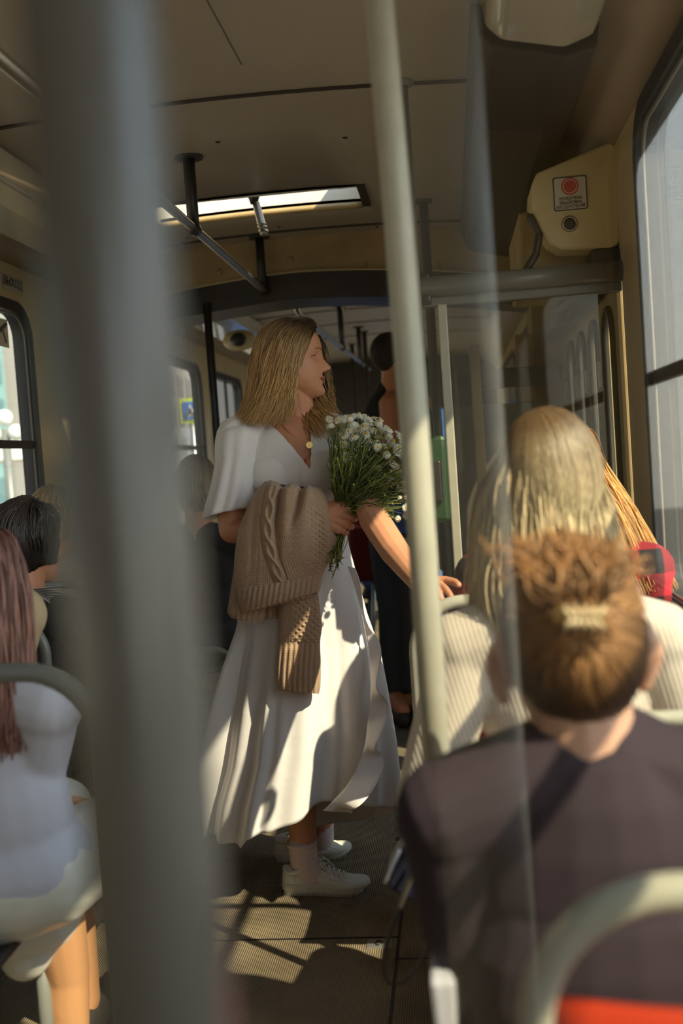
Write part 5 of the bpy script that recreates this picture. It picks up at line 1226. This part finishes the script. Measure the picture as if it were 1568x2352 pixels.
b.chain([SRm, P(980, 1040, MY), P(970, 1120, MY - .2)], [.06, .048, .03]); hand(b, P(970, 1120, MY - .2), (0, -.2, -1), (-1, 0, 0), .19)
for s, (kx, ax) in ((-1, (905, 903)), (1, (945, 948))):
    K_, A2 = P(kx, 1400, MY - .03), P(ax, 1585, MY); b.chain([P(912 + 22 * s, 1200, MY), K_], [.095, .065]); b.chain([K_, A2], [.062, .042]); b.cap(A2 + np.array([0, 0, -.03]), A2 + np.array([.05, -.16, -.06]), .045, .035)
fuse(b, 'body', mat('skin_ruddy', (.62, .25, .12), .5, sss=.1), mroot, .008, 3)
b = MB(); b.ell(hcM + RM @ np.array([0, -.022, .026]), (.084, .100, .098), RM); fuse(b, 'hair', mat('cropped_hair', (.03, .022, .016), .8), mroot, .008, 4)
b = MB(); b.ell(P(912, 995, MY), (.20, .135, .20)); b.ell(P(912, 1090, MY), (.18, .135, .20)); b.cap(P(895, 905, MY + .02), P(915, 905, MY + .03), .078, .078); b.cap(P(880, 925, MY), P(890, 1000, MY), .07, .09); b.cap(P(945, 925, MY + .05), P(940, 1000, MY), .07, .09); b.cap(P(868, 925, MY), P(862, 960, MY - .02), .05, .07); fuse(b, 'vest', blk, mroot, .008, 4)
b = MB(); b.ell(P(914, 1175, MY), (.185, .145, .14))
for s, (kx, ax) in ((-1, (905, 903)), (1, (945, 948))): b.chain([P(912 + 22 * s, 1200, MY), P(kx, 1400, MY - .03), P(ax, 1572, MY)], [.108, .080, .062])
fuse(b, 'jeans', mat('dark_denim', (.035, .04, .055), .85), mroot, .008, 4)
for ax in (903, 948): q = P(ax, 1600, MY); b = MB(); b.cap((q[0], q[1], .05), (q[0] + .05, q[1] - .17, .045), .05, .042); b.obj('shoe', M['rubber'], mroot)
b = MB(); b.chain([P(890, 1165, MY - .14), P(915, 1185, MY - .17), P(945, 1170, MY - .16)], [.05, .065, .05]); b.cap(P(900, 1195, MY - .16), P(930, 1215, MY - .16), .06, .05)
o = fuse(b, 'denim_shirt', mat('bright_denim', (.07, .17, .50), .8, bump=.4, bscale=20), None, .006, 4); tag(o, 'bright blue denim shirt tied around the hips of the man in the black vest', 'shirt')
b = MB(); b.box(*(P(905, 1300, MY - .25)[0] - .0, P(955, 1300, MY - .25)[0]), MY - .27, MY - .2, P(930, 1300, MY - .25)[2], P(930, 1225, MY - .25)[2]); o = b.obj('shoulder_bag', mat('patent_black', (.02, .02, .025), .12, coat=1.0), None, False, .02); tag(o, 'glossy black shoulder bag at the hip of the man in the black vest', 'bag')
rs = thing('folding_seat', 'dull red seat on thin legs seen behind the bouquet-side forearm of the standing woman', 'seat', (P(837, 1300, 5.3)[0], 5.3, 0))
xa, xb = P(806, 1300, 5.3)[0], P(868, 1300, 5.3)[0]; MB().box(xa, xb, 5.25, 5.33, P(830, 1335, 5.3)[2], P(830, 1210, 5.3)[2]).obj('cushion', mat('dull_red_fabric', (.16, .012, .012), .8), rs, False, .03)
for x in (xa + .02, xb - .02): MB().tube([(x, 5.3, .7), (x - .06, 5.2, 0)], .012, 10).obj('leg', M['alu'], rs)
# bag with strap and a paper cup/bag near the aisle
nav = mat('navy_leather', (.010, .012, .026), .45); bg_ = thing('handbag', 'navy handbag with a long dark strap hanging beside the person in the cream sweater', 'handbag', P(925, 2000, 1.62))
b = MB(); pts = [(943, 1935), (968, 1975), (975, 2040), (940, 2075), (922, 2062), (888, 2042), (885, 2020), (925, 1950)]; n_ = len(pts); fr = [P(a, c, 1.58) for a, c in pts]; bk = [P(a, c, 1.58) + np.array([0, .09, 0]) for a, c in pts]
b.add(fr + bk, [tuple(range(n_)), tuple(range(n_, 2 * n_))[::-1]] + [(k, n_ + k, n_ + (k + 1) % n_, (k + 1) % n_) for k in range(n_)]); b.obj('bag_body', nav, bg_, False, .008)
b = MB(); b.tube(smoothpath([P(918, 1952, 1.575), P(900, 1990, 1.572), P(884, 2028, 1.575)], 8), .003, 8); b.obj('trim', M['dress'], bg_)
b = MB(); b.tube(smoothpath([P(960, 1975, 1.56), P(925, 2060, 1.54), P(890, 2160, 1.53), (P(880, 2235, 1.53)), P(905, 2262, 1.53), P(950, 2235, 1.55), P(985, 2170, 1.58)], 40), .007, 10, flat=.3); b.obj('strap', mat('strap_brown', (.05, .04, .03), .6), bg_)
a = P(985, 2250, 1.0); b = MB(); q0 = P(985, 2255, 1.12); q1 = P(1045, 2255, 1.12); q2 = P(1062, 2480, 1.12); q3 = P(1012, 2480, 1.12)
b.add([q0, q1, q2, q3] + [q + np.array([0, .07, 0]) for q in (q0, q1, q2, q3)], [(0, 1, 2, 3), (7, 6, 5, 4), (0, 4, 5, 1), (1, 5, 6, 2), (2, 6, 7, 3), (3, 7, 4, 0)])
tag(b.obj('paper_bag', mat('white_paper', (.55, .54, .60), .8, bump=.6, bscale=12), None, False, .006), 'crumpled white paper bag at the bottom beside the plum top', 'paper bag')

# near glass pane with dust added as a hazy veil, and a pale pole behind the camera that it mirrors
tag(MB().box(-.018, XR, .42, .424, .86, 1.95).obj('glass_screen', glass('near_glass', (.95, .94, .91), 0.10, .02, .012), smooth=False), 'large glass screen before the camera at the right, faint dust added as haze', 'glass')
pole('pale pole behind the camera, seen only as a soft reflection in the glass screen', [(.012, -.45, 0), (.012, -.45, 1.2), (.012, -.45, zc_(.012))], .055, mat('white_enamel', (.85, .82, .74), .4))

# ---------------------------------------------------------------- outside
GZ = -.75
struct(MB().box(-60, -2.2, -30, 90, GZ - .1, GZ).obj('ground', mat('street_paving', (.42, .37, .30), .8, var=.25, vscale=.4), smooth=False))
struct(MB().box(1.2, 60, -30, 90, GZ - .1, GZ).obj('ground', mat('asphalt', (.22, .22, .22), .8, var=.2, vscale=.4), smooth=False))
struct(MB().box(-2.2, 1.2, -30, 90, GZ - .15, GZ - .05).obj('ground', mat('track_bed', (.15, .14, .13), .9), smooth=False))
def facade(name, x, y0, y1, h, wallm, winm, nx, nz, label, side=1, zlow=.5):
    t = thing(name, label, 'building', (x, (y0 + y1) / 2, GZ))
    MB().box(min(x, x - side * 8), max(x, x - side * 8), y0, y1, GZ, GZ + h).obj('wall', wallm, t, False)
    cw = (y1 - y0) / nx; ch = (h - zlow) / nz
    for i in range(nx):
        for j in range(nz):
            a = y0 + cw * (i + .15); b = GZ + zlow + ch * (j + .2)
            MB().box(min(x - side * .1, x + side * .06), max(x - side * .1, x + side * .06), a, a + cw * .7, b, b + ch * .62).obj('window', winm, t, False)
facade('glass_building', -26, 24, 60, 12, mat('teal_cladding', (.20, .36, .36), .5), mat('teal_window', (.10, .20, .22), .2), 10, 5, 'teal glass-fronted building across the street on the left')
facade('brick_building', -20, 62, 84, 14, mat('pink_plaster', (.40, .37, .34), .7), mat('dull_window', (.30, .28, .26), .3), 8, 6, 'pinkish building seen through the small far left window')
facade('grey_building', 26, 18, 60, 7, mat('grey_plaster', (.36, .36, .36), .7), mat('dull_window2', (.22, .24, .26), .3), 10, 3, 'low grey building seen through the right window', -1)
def px_on(px, py, Y): return P(px, py, Y)
c = P(436, 943, 14); t = thing('crossing_sign', 'square blue pedestrian crossing sign with a bright yellow border outside the left windows', 'sign', (c[0], c[1], GZ))
s = 27 * 14 / F
MB().box(c[0] - s, c[0] + s, 14, 14.03, c[2] - s * 1.05, c[2] + s * 1.05).obj('yellow_board', mat('sign_yellow', (.75, .80, .03), .5), t, False)
MB().box(c[0] - s * .72, c[0] + s * .72, 13.98, 14, c[2] - s * .78, c[2] + s * .78).obj('blue_board', mat('sign_blue', (.05, .16, .55), .5), t, False)
mb = MB(); mb.add([(c[0] - s * .5, 13.97, c[2] - s * .5), (c[0] + s * .5, 13.97, c[2] - s * .5), (c[0], 13.97, c[2] + s * .55)], [(0, 1, 2)]); mb.obj('white_triangle', signw, t, False)
mb = MB(); mb.cap((c[0], 13.96, c[2] + s * .22), (c[0], 13.96, c[2] + s * .22), .03, .03, 8); mb.cap((c[0], 13.96, c[2] + s * .1), (c[0] + .01, 13.96, c[2] - s * .1), .025, .02, 8)
mb.cap((c[0], 13.96, c[2] - s * .1), (c[0] - .07, 13.96, c[2] - s * .42), .018, .012, 8); mb.cap((c[0], 13.96, c[2] - s * .1), (c[0] + .07, 13.96, c[2] - s * .42), .018, .012, 8); mb.obj('walking_figure', signd, t)
MB().tube([(c[0], 14.05, GZ), (c[0], 14.05, c[2] + s)], .04, 10).obj('post', M['alu'], t)
c = P(12, 985, 11); t = thing('street_lamp', 'street lamp with white globes outside the near left window', 'street lamp', (c[0], c[1], GZ))
MB().tube([(c[0], 11, GZ), (c[0], 11, c[2])], .05, 10).obj('post', M['greypole'], t)
for dx, dz in ((0, .12), (.12, -.05), (-.12, -.05)):
    mb = MB(); mb.ell((c[0] + dx, 11, c[2] + dz), (.09, .09, .09)); mb.obj('globe', mat('globe_white', (.8, .8, .75), .3), t)
c = P(60, 1040, 16); t = thing('parasol', 'pale cafe parasol on the square outside the near left window', 'parasol', (c[0], c[1], GZ))
mb = MB(); mb.loft([[(c[0] + r * math.cos(q), 16 + r * math.sin(q), c[2] + z) for q in np.linspace(0, 2 * PI, 13)[:-1]] for z, r in ((-.12, 1.5), (.1, .8), (.35, .05))]); mb.obj('canopy', signw, t, False)
MB().tube([(c[0], 16, GZ), (c[0], 16, c[2])], .03, 8).obj('pole', M['darkmetal'], t)
c = P(12, 1080, 13); t = thing('person', 'tiny person in pink top walking on the square outside the near left window', 'person', (c[0], 13, GZ))
mb = MB(); h = 1.65; b = np.array([c[0], 13, GZ]); k = h / 1.7
mb.ell(b + (0, 0, 1.58), (.08, .09, .115)); mb.cap(b + (0, 0, 1.0), b + (0, 0, 1.35), .14, .17); mb.cap(b + (0, 0, 1.35), b + (0, 0, 1.5), .06, .05)
for sx in (-1, 1):
    mb.chain([b + (sx * .08, 0, .95), b + (sx * .1, .1 * sx, .5), b + (sx * .1, .15 * sx, .06)], [.09, .06, .045]); mb.cap(b + (sx * .1, .15 * sx, .04), b + (sx * .1, .15 * sx - .15, .03), .04, .03)
    mb.chain([b + (sx * .18, 0, 1.38), b + (sx * .22, -.05, 1.1), b + (sx * .2, -.15, .9)], [.05, .04, .03])
fuse(mb, 'body', M['skin2'], t, .02, 2)
mb = MB(); mb.cap(b + (0, 0, .95), b + (0, 0, 1.36), .17, .19); mb.obj('top', mat('pink_cloth', (.6, .3, .32), .8), t)
c = P(785, 950, 16); t = thing('bus', 'blue bus visible through the far front window of the tram', 'bus', (c[0], 18, GZ))
MB().box(-2.6, 1.3, 16, 20, GZ + .3, GZ + 3.2).obj('bus_body', mat('blue_paint', (.02, .09, .25), .4), t, False, .1)
MB().box(-2.4, 1.1, 15.97, 16, GZ + 2.75, GZ + 3.1).obj('bus_window', M['rubber'], t, False)
for x in (-1.8, .5): MB().tube([(x, 15.95, GZ + .45), (x, 16.3, GZ + .45)], .45, 20).obj('wheel', M['rubber'], t)
